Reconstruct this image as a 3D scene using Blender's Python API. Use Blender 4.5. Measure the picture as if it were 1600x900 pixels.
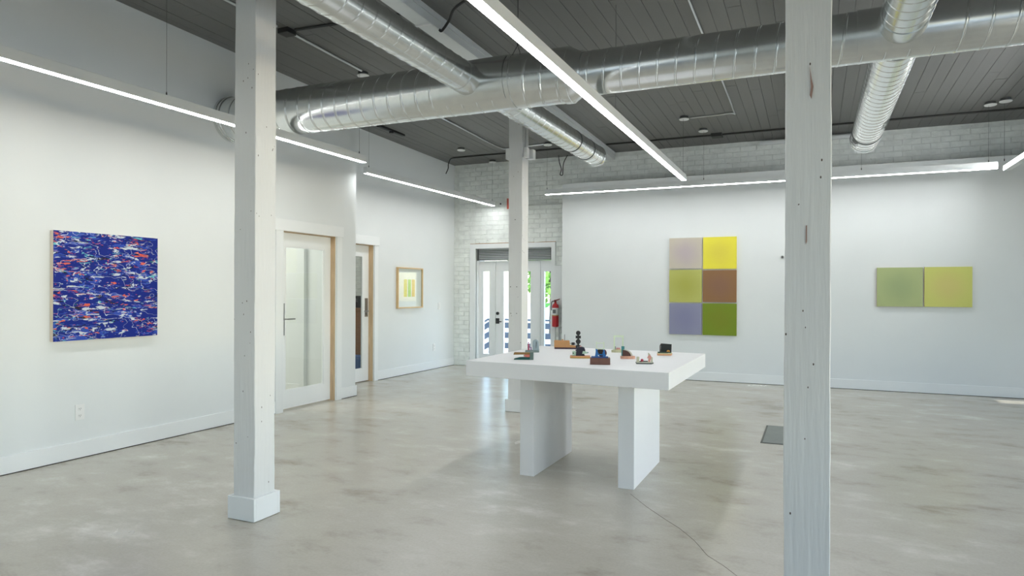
import bpy, bmesh, math, random
from mathutils import Vector, Matrix, noise

for o in list(bpy.data.objects): bpy.data.objects.remove(o, do_unlink=True)
S = bpy.context.scene
COL = S.collection
PI = math.pi

# ---------------------------------------------------------------- camera
YAW, ROLL, CAM_H, FPX = .4192, .0038, 1.25, 1058.0
fw = Vector((-math.sin(YAW), math.cos(YAW), 0)); rt = Vector((math.cos(YAW), math.sin(YAW), 0)); up = Vector((0, 0, 1))
cr = rt*math.cos(ROLL) + up*math.sin(ROLL); cu = -rt*math.sin(ROLL) + up*math.cos(ROLL)
cd = bpy.data.cameras.new('camera'); cam = bpy.data.objects.new('camera', cd); COL.objects.link(cam)
cd.sensor_width = 36; cd.lens = FPX*36/1600; cd.shift_y = 4.9/1600; cd.clip_start = .05; cd.clip_end = 200
M = Matrix.Identity(4)
for i in range(3): M[i][0] = cr[i]; M[i][1] = cu[i]; M[i][2] = -fw[i]
M[2][3] = CAM_H
cam.matrix_world = M
S.camera = cam

# ---------------------------------------------------------------- world, sun, exposure
w = bpy.data.worlds.new('sky'); S.world = w; w.use_nodes = True
nt = w.node_tree; bgn = nt.nodes['Background']
sky = nt.nodes.new('ShaderNodeTexSky'); sky.sky_type = 'NISHITA'; sky.sun_disc = False
sky.sun_elevation = math.radians(37); sky.sun_rotation = math.radians(90); sky.air_density = 1.0; sky.dust_density = 1.0; sky.ozone_density = 1.0
nt.links.new(sky.outputs[0], bgn.inputs[0]); bgn.inputs[1].default_value = 0.62
sd = bpy.data.lights.new('sun', 'SUN'); sd.energy = 3.6; sd.angle = math.radians(.6); sd.color = (1, .95, .87)
sun = bpy.data.objects.new('sun', sd); COL.objects.link(sun); sun.location = (20, 2, 15)
sun.rotation_euler = Vector((.797, .02, .602)).to_track_quat('Z', 'Y').to_euler()
S.view_settings.view_transform = 'Standard'; S.view_settings.look = 'None'
S.view_settings.gamma = 1; S.view_settings.use_curve_mapping = False
S.view_settings.exposure = 0.92
LED_STRENGTH = 19.0

# ---------------------------------------------------------------- materials
MATS = {}
def lin(c):
    return tuple(((x/255)/12.92 if x/255 <= .04045 else ((x/255+.055)/1.055)**2.4) for x in c)
def mat(name, rgb, rough=.6, metal=0, var=0, scale=8, bump=0, bscale=60, stretch=(1, 1, 1), spec=.5, emis=None, coat=0):
    if name in MATS: return MATS[name]
    m = bpy.data.materials.new(name); m.use_nodes = True; t = m.node_tree; p = t.nodes['Principled BSDF']
    c = lin(rgb) + (1,)
    p.inputs['Base Color'].default_value = c; p.inputs['Roughness'].default_value = rough
    p.inputs['Metallic'].default_value = metal; p.inputs['Specular IOR Level'].default_value = spec
    p.inputs['Coat Weight'].default_value = coat
    if emis:
        p.inputs['Emission Color'].default_value = lin(emis[0]) + (1,); p.inputs['Emission Strength'].default_value = emis[1]
    if var or bump:
        tc = t.nodes.new('ShaderNodeTexCoord'); mp = t.nodes.new('ShaderNodeMapping'); mp.inputs['Scale'].default_value = stretch
        t.links.new(tc.outputs['Object'], mp.inputs[0])
        if var:
            n = t.nodes.new('ShaderNodeTexNoise'); n.inputs['Scale'].default_value = scale; n.inputs['Detail'].default_value = 6
            t.links.new(mp.outputs[0], n.inputs[0])
            r = t.nodes.new('ShaderNodeValToRGB'); r.color_ramp.elements[0].position = .3; r.color_ramp.elements[1].position = .7
            r.color_ramp.elements[0].color = tuple(x*(1-var) for x in c[:3]) + (1,)
            r.color_ramp.elements[1].color = tuple(min(1, x*(1+var)) for x in c[:3]) + (1,)
            t.links.new(n.outputs[0], r.inputs[0]); t.links.new(r.outputs[0], p.inputs['Base Color'])
        if bump:
            n2 = t.nodes.new('ShaderNodeTexNoise'); n2.inputs['Scale'].default_value = bscale; n2.inputs['Detail'].default_value = 5
            t.links.new(mp.outputs[0], n2.inputs[0])
            b = t.nodes.new('ShaderNodeBump'); b.inputs['Strength'].default_value = bump; b.inputs['Distance'].default_value = .01
            t.links.new(n2.outputs[0], b.inputs['Height']); t.links.new(b.outputs[0], p.inputs['Normal'])
    MATS[name] = m; return m

WALL = mat('white wall paint', (225, 229, 229), .75, var=.012, scale=2, bump=.03, bscale=150)
TRIM = mat('white trim paint', (233, 236, 236), .45, bump=.02, bscale=60)
TABLEM = mat('white table paint', (236, 236, 236), .5, var=.01, scale=3, bump=.03, bscale=90)
BRICKM = mat('painted brick', (236, 240, 236), .8, var=.08, scale=9, bump=1.0, bscale=28)
def brick_paint(m):
    t = m.node_tree; p = t.nodes['Principled BSDF']; L = t.links; src = p.inputs['Base Color'].links[0].from_socket
    g = t.nodes.new('ShaderNodeNewGeometry'); mp = t.nodes.new('ShaderNodeMapping'); mp.inputs['Scale'].default_value = (1, 1, 2.6); L.new(g.outputs['Position'], mp.inputs[0])
    n = t.nodes.new('ShaderNodeTexNoise'); n.inputs['Scale'].default_value = 9; n.inputs['Detail'].default_value = 8; n.inputs['Roughness'].default_value = .7; L.new(mp.outputs[0], n.inputs[0])
    r = t.nodes.new('ShaderNodeMapRange'); r.inputs[1].default_value = .66; r.inputs[2].default_value = .72; r.inputs[4].default_value = .75; L.new(n.outputs[0], r.inputs[0])
    mx = t.nodes.new('ShaderNodeMix'); mx.data_type = 'RGBA'; mx.inputs[7].default_value = lin((120, 112, 98)) + (1,); L.new(src, mx.inputs[6]); L.new(r.outputs[0], mx.inputs[0]); L.new(mx.outputs[2], p.inputs['Base Color'])
    for nd in t.nodes:
        if nd.type == 'MAPPING' and nd != mp: L.new(g.outputs['Position'], nd.inputs[0])
brick_paint(BRICKM)
MORTAR = mat('painted mortar', (226, 230, 226), .9, var=.1, scale=10, bump=.4, bscale=60)
brick_paint(MORTAR)
WOOD = mat('pale jamb wood', (206, 178, 142), .55, var=.12, scale=5, stretch=(8, 8, 1))
MAPLE = mat('maple frame', (216, 186, 140), .5, var=.1, scale=6, stretch=(6, 6, 1))
PLYEDGE = mat('panel edge wood', (222, 208, 190), .6, var=.05)
STEEL = mat('brushed nickel', (170, 172, 172), .3, 1)
BLACK = mat('black paint', (22, 22, 23), .45)
DARKMETAL = mat('dark conduit paint', (58, 58, 57), .5, .3)
CONDUIT = mat('galvanised conduit', (206, 209, 210), .28, .8)
WHITEPL = mat('white plastic', (232, 233, 232), .4)
CEILM = None

def glass_mat():
    m = bpy.data.materials.new('clear glass'); m.use_nodes = True; t = m.node_tree; t.nodes.remove(t.nodes['Principled BSDF'])
    tr = t.nodes.new('ShaderNodeBsdfTransparent'); tr.inputs[0].default_value = (.95, .97, .96, 1)
    gl = t.nodes.new('ShaderNodeBsdfGlossy'); gl.inputs['Roughness'].default_value = .02
    lw = t.nodes.new('ShaderNodeLayerWeight'); lw.inputs[0].default_value = .5
    pw = t.nodes.new('ShaderNodeMath'); pw.operation = 'POWER'; pw.inputs[1].default_value = 5; t.links.new(lw.outputs['Facing'], pw.inputs[0])
    fr = t.nodes.new('ShaderNodeMath'); fr.operation = 'MULTIPLY_ADD'; fr.inputs[1].default_value = .8; fr.inputs[2].default_value = .035; t.links.new(pw.outputs[0], fr.inputs[0])
    mx = t.nodes.new('ShaderNodeMixShader')
    t.links.new(fr.outputs[0], mx.inputs[0]); t.links.new(tr.outputs[0], mx.inputs[1]); t.links.new(gl.outputs[0], mx.inputs[2])
    t.links.new(mx.outputs[0], t.nodes['Material Output'].inputs[0]); return m
GLASS = glass_mat()

def galv_mat():
    m = bpy.data.materials.new('galvanised duct steel'); m.use_nodes = True; t = m.node_tree; p = t.nodes['Principled BSDF']
    p.inputs['Metallic'].default_value = 1
    tc = t.nodes.new('ShaderNodeTexCoord')
    v = t.nodes.new('ShaderNodeTexVoronoi'); v.inputs['Scale'].default_value = 28
    n = t.nodes.new('ShaderNodeTexNoise'); n.inputs['Scale'].default_value = 3.5; n.inputs['Detail'].default_value = 5
    t.links.new(tc.outputs['Object'], v.inputs[0]); t.links.new(tc.outputs['Object'], n.inputs[0])
    r = t.nodes.new('ShaderNodeValToRGB'); r.color_ramp.elements[0].color = (.66, .69, .69, 1); r.color_ramp.elements[1].color = (.84, .85, .83, 1)
    mx = t.nodes.new('ShaderNodeMix'); mx.inputs[0].default_value = .35
    t.links.new(v.outputs['Color'], mx.inputs[3]); t.links.new(n.outputs[0], mx.inputs[2])
    t.links.new(mx.outputs[0], r.inputs[0]); t.links.new(r.outputs[0], p.inputs['Base Color'])
    mr = t.nodes.new('ShaderNodeMapRange'); mr.inputs[3].default_value = .16; mr.inputs[4].default_value = .3
    t.links.new(n.outputs[0], mr.inputs[0]); t.links.new(mr.outputs[0], p.inputs['Roughness'])
    b = t.nodes.new('ShaderNodeBump'); b.inputs['Strength'].default_value = .05; b.inputs['Distance'].default_value = .01
    n3 = t.nodes.new('ShaderNodeTexNoise'); n3.inputs['Scale'].default_value = 9
    t.links.new(tc.outputs['Object'], n3.inputs[0]); t.links.new(n3.outputs[0], b.inputs['Height']); t.links.new(b.outputs[0], p.inputs['Normal'])
    return m
GALV = galv_mat()

def floor_mat():
    m = bpy.data.materials.new('polished concrete'); m.use_nodes = True; t = m.node_tree; p = t.nodes['Principled BSDF']
    tc = t.nodes.new('ShaderNodeTexCoord'); L = t.links
    def N(scale, det, rough=.6, dist=0, st=(1, 1, 1), rot=0):
        mp = t.nodes.new('ShaderNodeMapping'); mp.inputs['Scale'].default_value = st; mp.inputs['Rotation'].default_value = (0, 0, rot)
        n = t.nodes.new('ShaderNodeTexNoise'); n.inputs['Scale'].default_value = scale; n.inputs['Detail'].default_value = det
        n.inputs['Roughness'].default_value = rough; n.inputs['Distortion'].default_value = dist
        L.new(tc.outputs['Object'], mp.inputs[0]); L.new(mp.outputs[0], n.inputs[0]); return n
    a = N(.7, 6, .55, .2); b = N(2.6, 9, .66, 0, (1, 1.6, 1), .5); c = N(70, 3, .6)
    r = t.nodes.new('ShaderNodeValToRGB'); e = r.color_ramp.elements
    r.color_ramp.interpolation = 'EASE'; e[0].position = .22; e[0].color = lin((122, 111, 93)) + (1,)
    e[1].position = .85; e[1].color = lin((246, 245, 240)) + (1,)
    k = e.new(.5); k.color = lin((190, 185, 173)) + (1,)
    mx = t.nodes.new('ShaderNodeMix'); mx.inputs[0].default_value = .6
    L.new(a.outputs[0], mx.inputs[2]); L.new(b.outputs[0], mx.inputs[3]); L.new(mx.outputs[0], r.inputs[0])
    r2 = t.nodes.new('ShaderNodeValToRGB'); r2.color_ramp.elements[0].position = .3; r2.color_ramp.elements[1].position = .62
    r2.color_ramp.elements[0].color = (.93, .93, .93, 1); r2.color_ramp.elements[1].color = (1, 1, 1, 1)
    L.new(c.outputs[0], r2.inputs[0])
    mm = t.nodes.new('ShaderNodeMix'); mm.data_type = 'RGBA'; mm.blend_type = 'MULTIPLY'; mm.inputs[0].default_value = 1
    L.new(r.outputs[0], mm.inputs[6]); L.new(r2.outputs[0], mm.inputs[7]); L.new(mm.outputs[2], p.inputs['Base Color'])
    mr = t.nodes.new('ShaderNodeMapRange'); mr.inputs[1].default_value = .1; mr.inputs[2].default_value = .9
    mr.inputs[3].default_value = .23; mr.inputs[4].default_value = .29
    L.new(a.outputs[0], mr.inputs[0]); L.new(mr.outputs[0], p.inputs['Roughness'])
    bp = t.nodes.new('ShaderNodeBump'); bp.inputs['Strength'].default_value = .02; bp.inputs['Distance'].default_value = .01
    return m

def column_mat():
    m = bpy.data.materials.new('painted timber column'); m.use_nodes = True; t = m.node_tree; p = t.nodes['Principled BSDF']; L = t.links
    p.inputs['Roughness'].default_value = .5
    tc = t.nodes.new('ShaderNodeTexCoord')
    mp = t.nodes.new('ShaderNodeMapping'); mp.inputs['Scale'].default_value = (1, 1, .07); L.new(tc.outputs['Object'], mp.inputs[0])
    g = t.nodes.new('ShaderNodeTexNoise'); g.inputs['Scale'].default_value = 60; g.inputs['Detail'].default_value = 6; L.new(mp.outputs[0], g.inputs[0])
    mp2 = t.nodes.new('ShaderNodeMapping'); mp2.inputs['Scale'].default_value = (1, 1, .55); L.new(tc.outputs['Object'], mp2.inputs[0])
    v = t.nodes.new('ShaderNodeTexVoronoi'); v.inputs['Scale'].default_value = 34; L.new(mp2.outputs[0], v.inputs[0])
    n = t.nodes.new('ShaderNodeTexNoise'); n.inputs['Scale'].default_value = 5; n.inputs['Detail'].default_value = 3; L.new(tc.outputs['Object'], n.inputs[0])
    # chips: tiny dark dots where the cell distance is small and a patch noise allows it
    lt = t.nodes.new('ShaderNodeMath'); lt.operation = 'LESS_THAN'; lt.inputs[1].default_value = .095; L.new(v.outputs['Distance'], lt.inputs[0])
    gt = t.nodes.new('ShaderNodeMath'); gt.operation = 'GREATER_THAN'; gt.inputs[1].default_value = .53; L.new(n.outputs[0], gt.inputs[0])
    mu = t.nodes.new('ShaderNodeMath'); mu.operation = 'MULTIPLY'; L.new(lt.outputs[0], mu.inputs[0]); L.new(gt.outputs[0], mu.inputs[1])
    mx = t.nodes.new('ShaderNodeMix'); mx.data_type = 'RGBA'; mx.inputs[6].default_value = lin((222, 223, 222)) + (1,); mx.inputs[7].default_value = lin((86, 74, 66)) + (1,)
    L.new(mu.outputs[0], mx.inputs[0]); L.new(mx.outputs[2], p.inputs['Base Color'])
    b = t.nodes.new('ShaderNodeBump'); b.inputs['Strength'].default_value = .35; b.inputs['Distance'].default_value = .01; L.new(g.outputs[0], b.inputs['Height'])
    L.new(b.outputs[0], p.inputs['Normal']); return m
COLM = column_mat()

def tint_mat(name, edge, centre, cy, cz, rad, horiz='X', cx=0):
    """canvas colour that softly changes from the edge to the middle; object coordinates in metres"""
    m = bpy.data.materials.new(name); m.use_nodes = True; t = m.node_tree; p = t.nodes['Principled BSDF']; L = t.links
    p.inputs['Roughness'].default_value = .65
    tc = t.nodes.new('ShaderNodeTexCoord'); vd = t.nodes.new('ShaderNodeVectorMath'); vd.operation = 'DISTANCE'; vd.inputs[1].default_value = (cx, cy, cz)
    L.new(tc.outputs['Object'], vd.inputs[0])
    n = t.nodes.new('ShaderNodeTexNoise'); n.inputs['Scale'].default_value = 5; L.new(tc.outputs['Object'], n.inputs[0])
    ad = t.nodes.new('ShaderNodeMath'); ad.operation = 'MULTIPLY_ADD'; ad.inputs[1].default_value = .12; L.new(n.outputs[0], ad.inputs[0]); L.new(vd.outputs['Value'], ad.inputs[2])
    r = t.nodes.new('ShaderNodeValToRGB'); r.color_ramp.interpolation = 'EASE'
    r.color_ramp.elements[0].position = .08; r.color_ramp.elements[0].color = lin(centre) + (1,)
    r.color_ramp.elements[1].position = rad; r.color_ramp.elements[1].color = lin(edge) + (1,)
    L.new(ad.outputs[0], r.inputs[0]); L.new(r.outputs[0], p.inputs['Base Color']); return m

def abstract_mat():
    m = bpy.data.materials.new('abstract blue canvas'); m.use_nodes = True; t = m.node_tree; p = t.nodes['Principled BSDF']; L = t.links
    p.inputs['Roughness'].default_value = .5; p.inputs['Specular IOR Level'].default_value = .25
    tc = t.nodes.new('ShaderNodeTexCoord')
    cur = None; base = lin((4, 34, 132)) + (1,)
    # (colour, seed, scale, vertical stretch, lo, hi)
    layers = [((44, 76, 176), 3, 5, 3.6, .54, 0), ((20, 26, 52), 11, 9, 4.2, .61, 0), ((128, 122, 188), 17, 10, 4.5, .63, 0), ((110, 190, 200), 23, 9, 4.5, .63, 0),
              ((222, 104, 78), 31, 8, 4.5, .61, 0), ((200, 210, 220), 43, 7, 4.6, .585, 0), ((20, 24, 40), 51, 12, 4, .65, 0), ((38, 112, 104), 57, 12, 4, .67, 0), ((206, 214, 222), 71, 13, 3.2, .645, 0),
              ((232, 92, 62), 83, 14, 4.2, .66, 0), ((4, 34, 132), 97, 5, 2.6, .53, 0)]
    for col, seed, sc, st, lo, hi in layers:
        mp = t.nodes.new('ShaderNodeMapping'); mp.inputs['Location'].default_value = (seed*1.7, seed*2.3, seed*.9); mp.inputs['Scale'].default_value = (1, 1, st)
        L.new(tc.outputs['Object'], mp.inputs[0])
        n = t.nodes.new('ShaderNodeTexNoise'); n.inputs['Scale'].default_value = sc; n.inputs['Detail'].default_value = 3.5; n.inputs['Roughness'].default_value = .62; n.inputs['Distortion'].default_value = .9
        L.new(mp.outputs[0], n.inputs[0])
        r = t.nodes.new('ShaderNodeMapRange'); r.inputs[1].default_value = lo; r.inputs[2].default_value = lo+.012; L.new(n.outputs[0], r.inputs[0])
        mx = t.nodes.new('ShaderNodeMix'); mx.data_type = 'RGBA'; mx.inputs[6].default_value = base; mx.inputs[7].default_value = lin(col) + (1,)
        if cur: L.new(cur, mx.inputs[6])
        L.new(r.outputs[0], mx.inputs[0]); cur = mx.outputs[2]
    # thin pale drawn loops
    for seed, sc, st, wd in ((19, 7.5, 2.0, .004),):
        mp = t.nodes.new('ShaderNodeMapping'); mp.inputs['Location'].default_value = (seed*1.3, seed, seed*2); mp.inputs['Scale'].default_value = (1, 1, st)
        L.new(tc.outputs['Object'], mp.inputs[0])
        n = t.nodes.new('ShaderNodeTexNoise'); n.inputs['Scale'].default_value = sc; n.inputs['Detail'].default_value = 1.5; L.new(mp.outputs[0], n.inputs[0])
        c = t.nodes.new('ShaderNodeMath'); c.operation = 'COMPARE'; c.inputs[1].default_value = .56; c.inputs[2].default_value = wd; L.new(n.outputs[0], c.inputs[0])
        mx = t.nodes.new('ShaderNodeMix'); mx.data_type = 'RGBA'; mx.inputs[7].default_value = lin((196, 208, 222)) + (1,)
        L.new(cur, mx.inputs[6]); L.new(c.outputs[0], mx.inputs[0]); cur = mx.outputs[2]
    L.new(cur, p.inputs['Base Color']); return m

# ---------------------------------------------------------------- mesh helpers
def BM(): return bmesh.new()
def box(bm, x0, x1, y0, y1, z0, z1, bev=0):
    if x0 > x1: x0, x1 = x1, x0
    if y0 > y1: y0, y1 = y1, y0
    if z0 > z1: z0, z1 = z1, z0
    vs = [bm.verts.new((x, y, z)) for x in (x0, x1) for y in (y0, y1) for z in (z0, z1)]
    idx = ((0, 1, 3, 2), (4, 6, 7, 5), (0, 4, 5, 1), (2, 3, 7, 6), (0, 2, 6, 4), (1, 5, 7, 3))
    fs = [bm.faces.new([vs[i] for i in q]) for q in idx]
    if bev:
        es = list({e for f in fs for e in f.edges}); bmesh.ops.bevel(bm, geom=es, offset=bev, segments=2 if bev > .002 else 1, affect='EDGES', profile=.5)
    return bm
def prism(bm, pts, axis, a0, a1, bev=0):
    """extrude a 2-D outline along an axis ('X': pts=(y,z), 'Y': pts=(x,z), 'Z': pts=(x,y))"""
    def v(p, a):
        return {'X': (a, p[0], p[1]), 'Y': (p[0], a, p[1]), 'Z': (p[0], p[1], a)}[axis]
    A = [bm.verts.new(v(p, a0)) for p in pts]; B = [bm.verts.new(v(p, a1)) for p in pts]; n = len(pts)
    fs = [bm.faces.new(A), bm.faces.new(B[::-1])]
    for i in range(n): fs.append(bm.faces.new((A[i], B[i], B[(i+1) % n], A[(i+1) % n])))
    if bev:
        es = list({e for f in fs for e in f.edges}); bmesh.ops.bevel(bm, geom=es, offset=bev, segments=1, affect='EDGES')
    return bm
def circ(cx, cy, r, n=24, a0=0, a1=2*PI):
    full = abs(a1-a0-2*PI) < 1e-6; k = n if full else n+1
    return [(cx+r*math.cos(a0+(a1-a0)*i/n), cy+r*math.sin(a0+(a1-a0)*i/n)) for i in range(k)]
def lathe(bm, prof, c=(0, 0, 0), n=24, axis='Z'):
    """prof: (radius, height) list"""
    rings = []
    for r, h in prof:
        ring = []
        for i in range(n):
            a = 2*PI*i/n; x, y, z = r*math.cos(a), r*math.sin(a), h
            if axis == 'X': x, y, z = h, r*math.cos(a), r*math.sin(a)
            if axis == 'Y': x, y, z = r*math.cos(a), h, r*math.sin(a)
            ring.append(bm.verts.new((c[0]+x, c[1]+y, c[2]+z)))
        rings.append(ring)
    for a, b in zip(rings, rings[1:]):
        for i in range(n): bm.faces.new((a[i], a[(i+1) % n], b[(i+1) % n], b[i]))
    if prof[0][0] > 1e-5: bm.faces.new(rings[0][::-1])
    if prof[-1][0] > 1e-5: bm.faces.new(rings[-1])
    return bm
def tube(bm, pts, r, n=8):
    pts = [Vector(p) for p in pts]; rings = []; prev = None
    for i, p in enumerate(pts):
        d = (pts[min(i+1, len(pts)-1)]-pts[max(i-1, 0)]).normalized()
        if prev is None:
            a = Vector((0, 0, 1)) if abs(d.z) < .9 else Vector((1, 0, 0)); u = d.cross(a).normalized()
        else: u = (prev-d*prev.dot(d)).normalized()
        prev = u; v = d.cross(u)
        rings.append([bm.verts.new(p+u*r*math.cos(2*PI*k/n)+v*r*math.sin(2*PI*k/n)) for k in range(n)])
    for a, b in zip(rings, rings[1:]):
        for k in range(n): bm.faces.new((a[k], a[(k+1) % n], b[(k+1) % n], b[k]))
    bm.faces.new(rings[0][::-1]); bm.faces.new(rings[-1]); return bm
def spline(pts, n=8):
    P = [Vector(p) for p in pts]; P = [P[0]*2-P[1]] + P + [P[-1]*2-P[-2]]; out = []
    for i in range(1, len(P)-2):
        for k in range(n):
            t = k/n; a, b, c, d = P[i-1:i+3]
            out.append(.5*((2*b)+(c-a)*t+(2*a-5*b+4*c-d)*t*t+(3*b-a-3*c+d)*t**3))
    out.append(P[-2]); return out
def sphere(bm, c, r, sx=1, sy=1, sz=1, u=14, v=9):
    mt = Matrix.Translation(c) @ Matrix.Diagonal((sx, sy, sz, 1)); bmesh.ops.create_uvsphere(bm, u_segments=u, v_segments=v, radius=r, matrix=mt); return bm
def obj(name, bm, m, parent=None, smooth=False, loc=None, recenter=False):
    bmesh.ops.recalc_face_normals(bm, faces=bm.faces[:])
    if recenter and parent is None:
        xs = [v.co for v in bm.verts]; c = Vector(((min(v.x for v in xs)+max(v.x for v in xs))/2, (min(v.y for v in xs)+max(v.y for v in xs))/2, min(v.z for v in xs)))
        bmesh.ops.translate(bm, verts=bm.verts[:], vec=-c); loc = c
    me = bpy.data.meshes.new(name); bm.to_mesh(me); bm.free(); me.materials.append(m)
    if smooth: me.polygons.foreach_set('use_smooth', [True]*len(me.polygons)); me.set_sharp_from_angle(angle=math.radians(35))
    o = bpy.data.objects.new(name, me); COL.objects.link(o)
    if loc is not None: o.location = loc
    if parent: o.parent = parent
    return o
def tag(o, label=None, cat=None, group=None, kind=None):
    if label: o['label'] = label
    if cat: o['category'] = cat
    if group: o['group'] = group
    if kind: o['kind'] = kind
    return o
def thing(name, label, cat, loc=(0, 0, 0), rz=0, group=None, kind=None):
    o = bpy.data.objects.new(name, None); COL.objects.link(o); o.location = loc; o.rotation_euler = (0, 0, rz); o.empty_display_size = .1
    return tag(o, label, cat, group, kind)
def struct(name, bm, m, parent=None, label=None):
    o = obj(name, bm, m, parent)
    if parent is None: tag(o, label, None, None, 'structure')
    return o
def B(*a, bev=0): return box(BM(), *a, bev=bev)

# ---------------------------------------------------------------- room constants
XL, XR2, XR = -4.97, -5.56, 5.6          # left wall, recessed left wall, right wall
YB, YP, YF = 10.07, 9.78, -4.0           # brick wall, partition, wall behind the camera
def zc(y): return 3.37 + .0205*(10.07-y)  # the ceiling falls gently towards the brick wall
SL = -math.atan(.0205)

# floor
fl = struct('floor', B(-9, XR+.3, YF-.3, YB+.12, -.2, 0), floor_mat(), label='polished grey concrete floor with brown mottling')
hatch = thing('floor_hatch', 'grey metal hatch plate set flush in the concrete floor beside the right-hand column', 'floor hatch', (-.2, 6.37, 0))
obj('plate', B(-.185, .185, -.39, .39, .001, .005, bev=.001), mat('hatch plate', (128, 134, 130), .5, .4, var=.06), hatch)
obj('rim', B(-.2, .2, -.405, .405, .0005, .003), mat('hatch rim', (92, 94, 90), .6, .5), hatch)

crack = [(-1.029, 4.117), (-0.883, 3.912), (-0.738, 3.736), (-0.642, 3.626), (-0.543, 3.48), (-0.457, 3.311), (-0.373, 3.218), (-0.309, 3.132), (-0.231, 2.987)]
bm = BM(); prism(bm, crack+[(q[0]+.0016, q[1]+.0016) for q in crack[::-1]], 'Z', .0002, .0009); obj('hairline_crack', bm, mat('crack grey', (118, 114, 104), .8), fl)
# ceiling with separate boards
CEILM = mat('grey ceiling paint', (112, 112, 110), .55, var=.05, scale=6, bump=.1, bscale=40, stretch=(6, 1, 1))
DARKJ = mat('ceiling joint', (30, 30, 29), .9)
bm = BM(); prism(bm, [(YF-.3, zc(YF-.3)+.02), (YB+.3, zc(YB+.3)+.02), (YB+.3, zc(YB+.3)+.25), (YF-.3, zc(YF-.3)+.25)], 'X', -9, XR+.3)
ceil_ = struct('ceiling', bm, DARKJ, label='dark grey painted board ceiling')
random.seed(4)
base_bm = B(-.5, .5, -.5, .5, -.5, .5)
board_me = None
W = .115; x = XR2 - .02; k = 0; nb = 0
while x < XR:
    y = 1.2 - random.random()*2.2
    while y < YB - .02:
        L_ = random.uniform(2.2, 4.6); y1 = min(y+L_, YB-.002)
        if YB - y1 < .6: y1 = YB-.002
        if board_me is None:
            o = obj('ceiling_board', B(-.5, .5, -.5, .5, -.5, .5, bev=.0), CEILM, ceil_); board_me = o.data
        else:
            o = bpy.data.objects.new('ceiling_board', board_me); COL.objects.link(o); o.parent = ceil_
        g = .0026 if random.random() > .12 else .006
        o.scale = (W-g, (y1-y)-.004, .02); o.location = (x+W/2, (y+y1)/2, zc((y+y1)/2)+.0085+random.uniform(-.0012, .0012)); o.rotation_euler = (SL, 0, 0)
        y = y1; nb += 1
    x += W
bm = BM(); prism(bm, [(YF, zc(YF)), (1.2, zc(1.2)), (1.2, zc(1.2)+.018), (YF, zc(YF)+.018)], 'X', -5.6, XR)
# the part of the ceiling behind the camera stays below the board starts
obj('ceiling_cover', bm, CEILM, ceil_).location.z = .012

# left wall (near part), with door opening
D1a, D1b, D1h = 5.373, 6.215, 1.862
bm = BM(); box(bm, XL-.12, XL, YF, D1a, 0, 3.75); box(bm, XL-.12, XL, D1b, 6.59, 0, 3.55); box(bm, XL-.12, XL, D1a, D1b, D1h, 3.6)
box(bm, -8.4, XL-.12, 6.47, 6.59, 0, 3.55)
struct('wall_left', bm, WALL, label='white left wall with the blue painting and glazed door')
D2a, D2b, D2h = 6.98, 7.765, 1.878
bm = BM(); box(bm, XR2-.12, XR2, 6.59, D2a, 0, 3.5); box(bm, XR2-.12, XR2, D2b, YB, 0, 3.45); box(bm, XR2-.12, XR2, D2a, D2b, D2h, 3.5)
struct('wall_left_recess', bm, WALL, label='recessed white wall section with the small framed print')

def baseboard(name, segs, label):
    bm = BM()
    for s in segs: box(bm, *s, bev=.0015)
    o = struct(name, bm, TRIM, label=label); bm = BM()
    for s in segs:
        if s[1]-s[0] < .1: box(bm, s[0]-.002, s[1]-.002, s[2], s[3], 0, .0058)
        else: box(bm, s[0], s[1], s[2]+.002, s[3], 0, .0058)
    obj('shadow_gap', bm, mat('gap dark', (46, 42, 38), .9), o); return o
h = .126
baseboard('baseboard_left', [(XL, XL+.014, YF, 5.27, .006, h), (XL, XL+.014, 6.31, 6.604, .006, h)], 'white baseboard along the left wall')
baseboard('baseboard_recess', [(XR2, XR2+.014, 7.86, YB-.02, .006, h)], 'white baseboard of the recessed wall section')
baseboard('baseboard_partition', [(-3.52, XR, YP-.014, YP, .006, h)], 'white baseboard of the partition wall')

# rooms behind the glazed doors
bm = BM(); box(bm, -8.52, -8.4, 3.4, YB+.1, 0, 3.6); box(bm, -8.4, XL-.12, 3.4, 3.52, 0, 3.6); box(bm, -5.665, -5.60, 6.42, 6.47, 0, 2.3)
struct('wall_side_room', bm, WALL, label='white walls of the side rooms behind the glass doors')
bm = BM(); box(bm, -8.4, -5.66, 6.455, 6.47, .0, .11); struct('baseboard_side_room', bm, TRIM)
for nm, loc, sz, e in (('side_room_fill', (-6.6, 5.2, 3.0), 1.2, 34), ('side_room_fill', (-7.0, 8.4, 3.0), .7, 12)):  # unseen area lights added to brighten the rooms behind the glass doors
    ld = bpy.data.lights.new(nm, 'AREA'); ld.energy = e; ld.size = sz; ld.color = (1, .98, .9)
    lo = bpy.data.objects.new(nm, ld); COL.objects.link(lo); lo.location = loc

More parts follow.
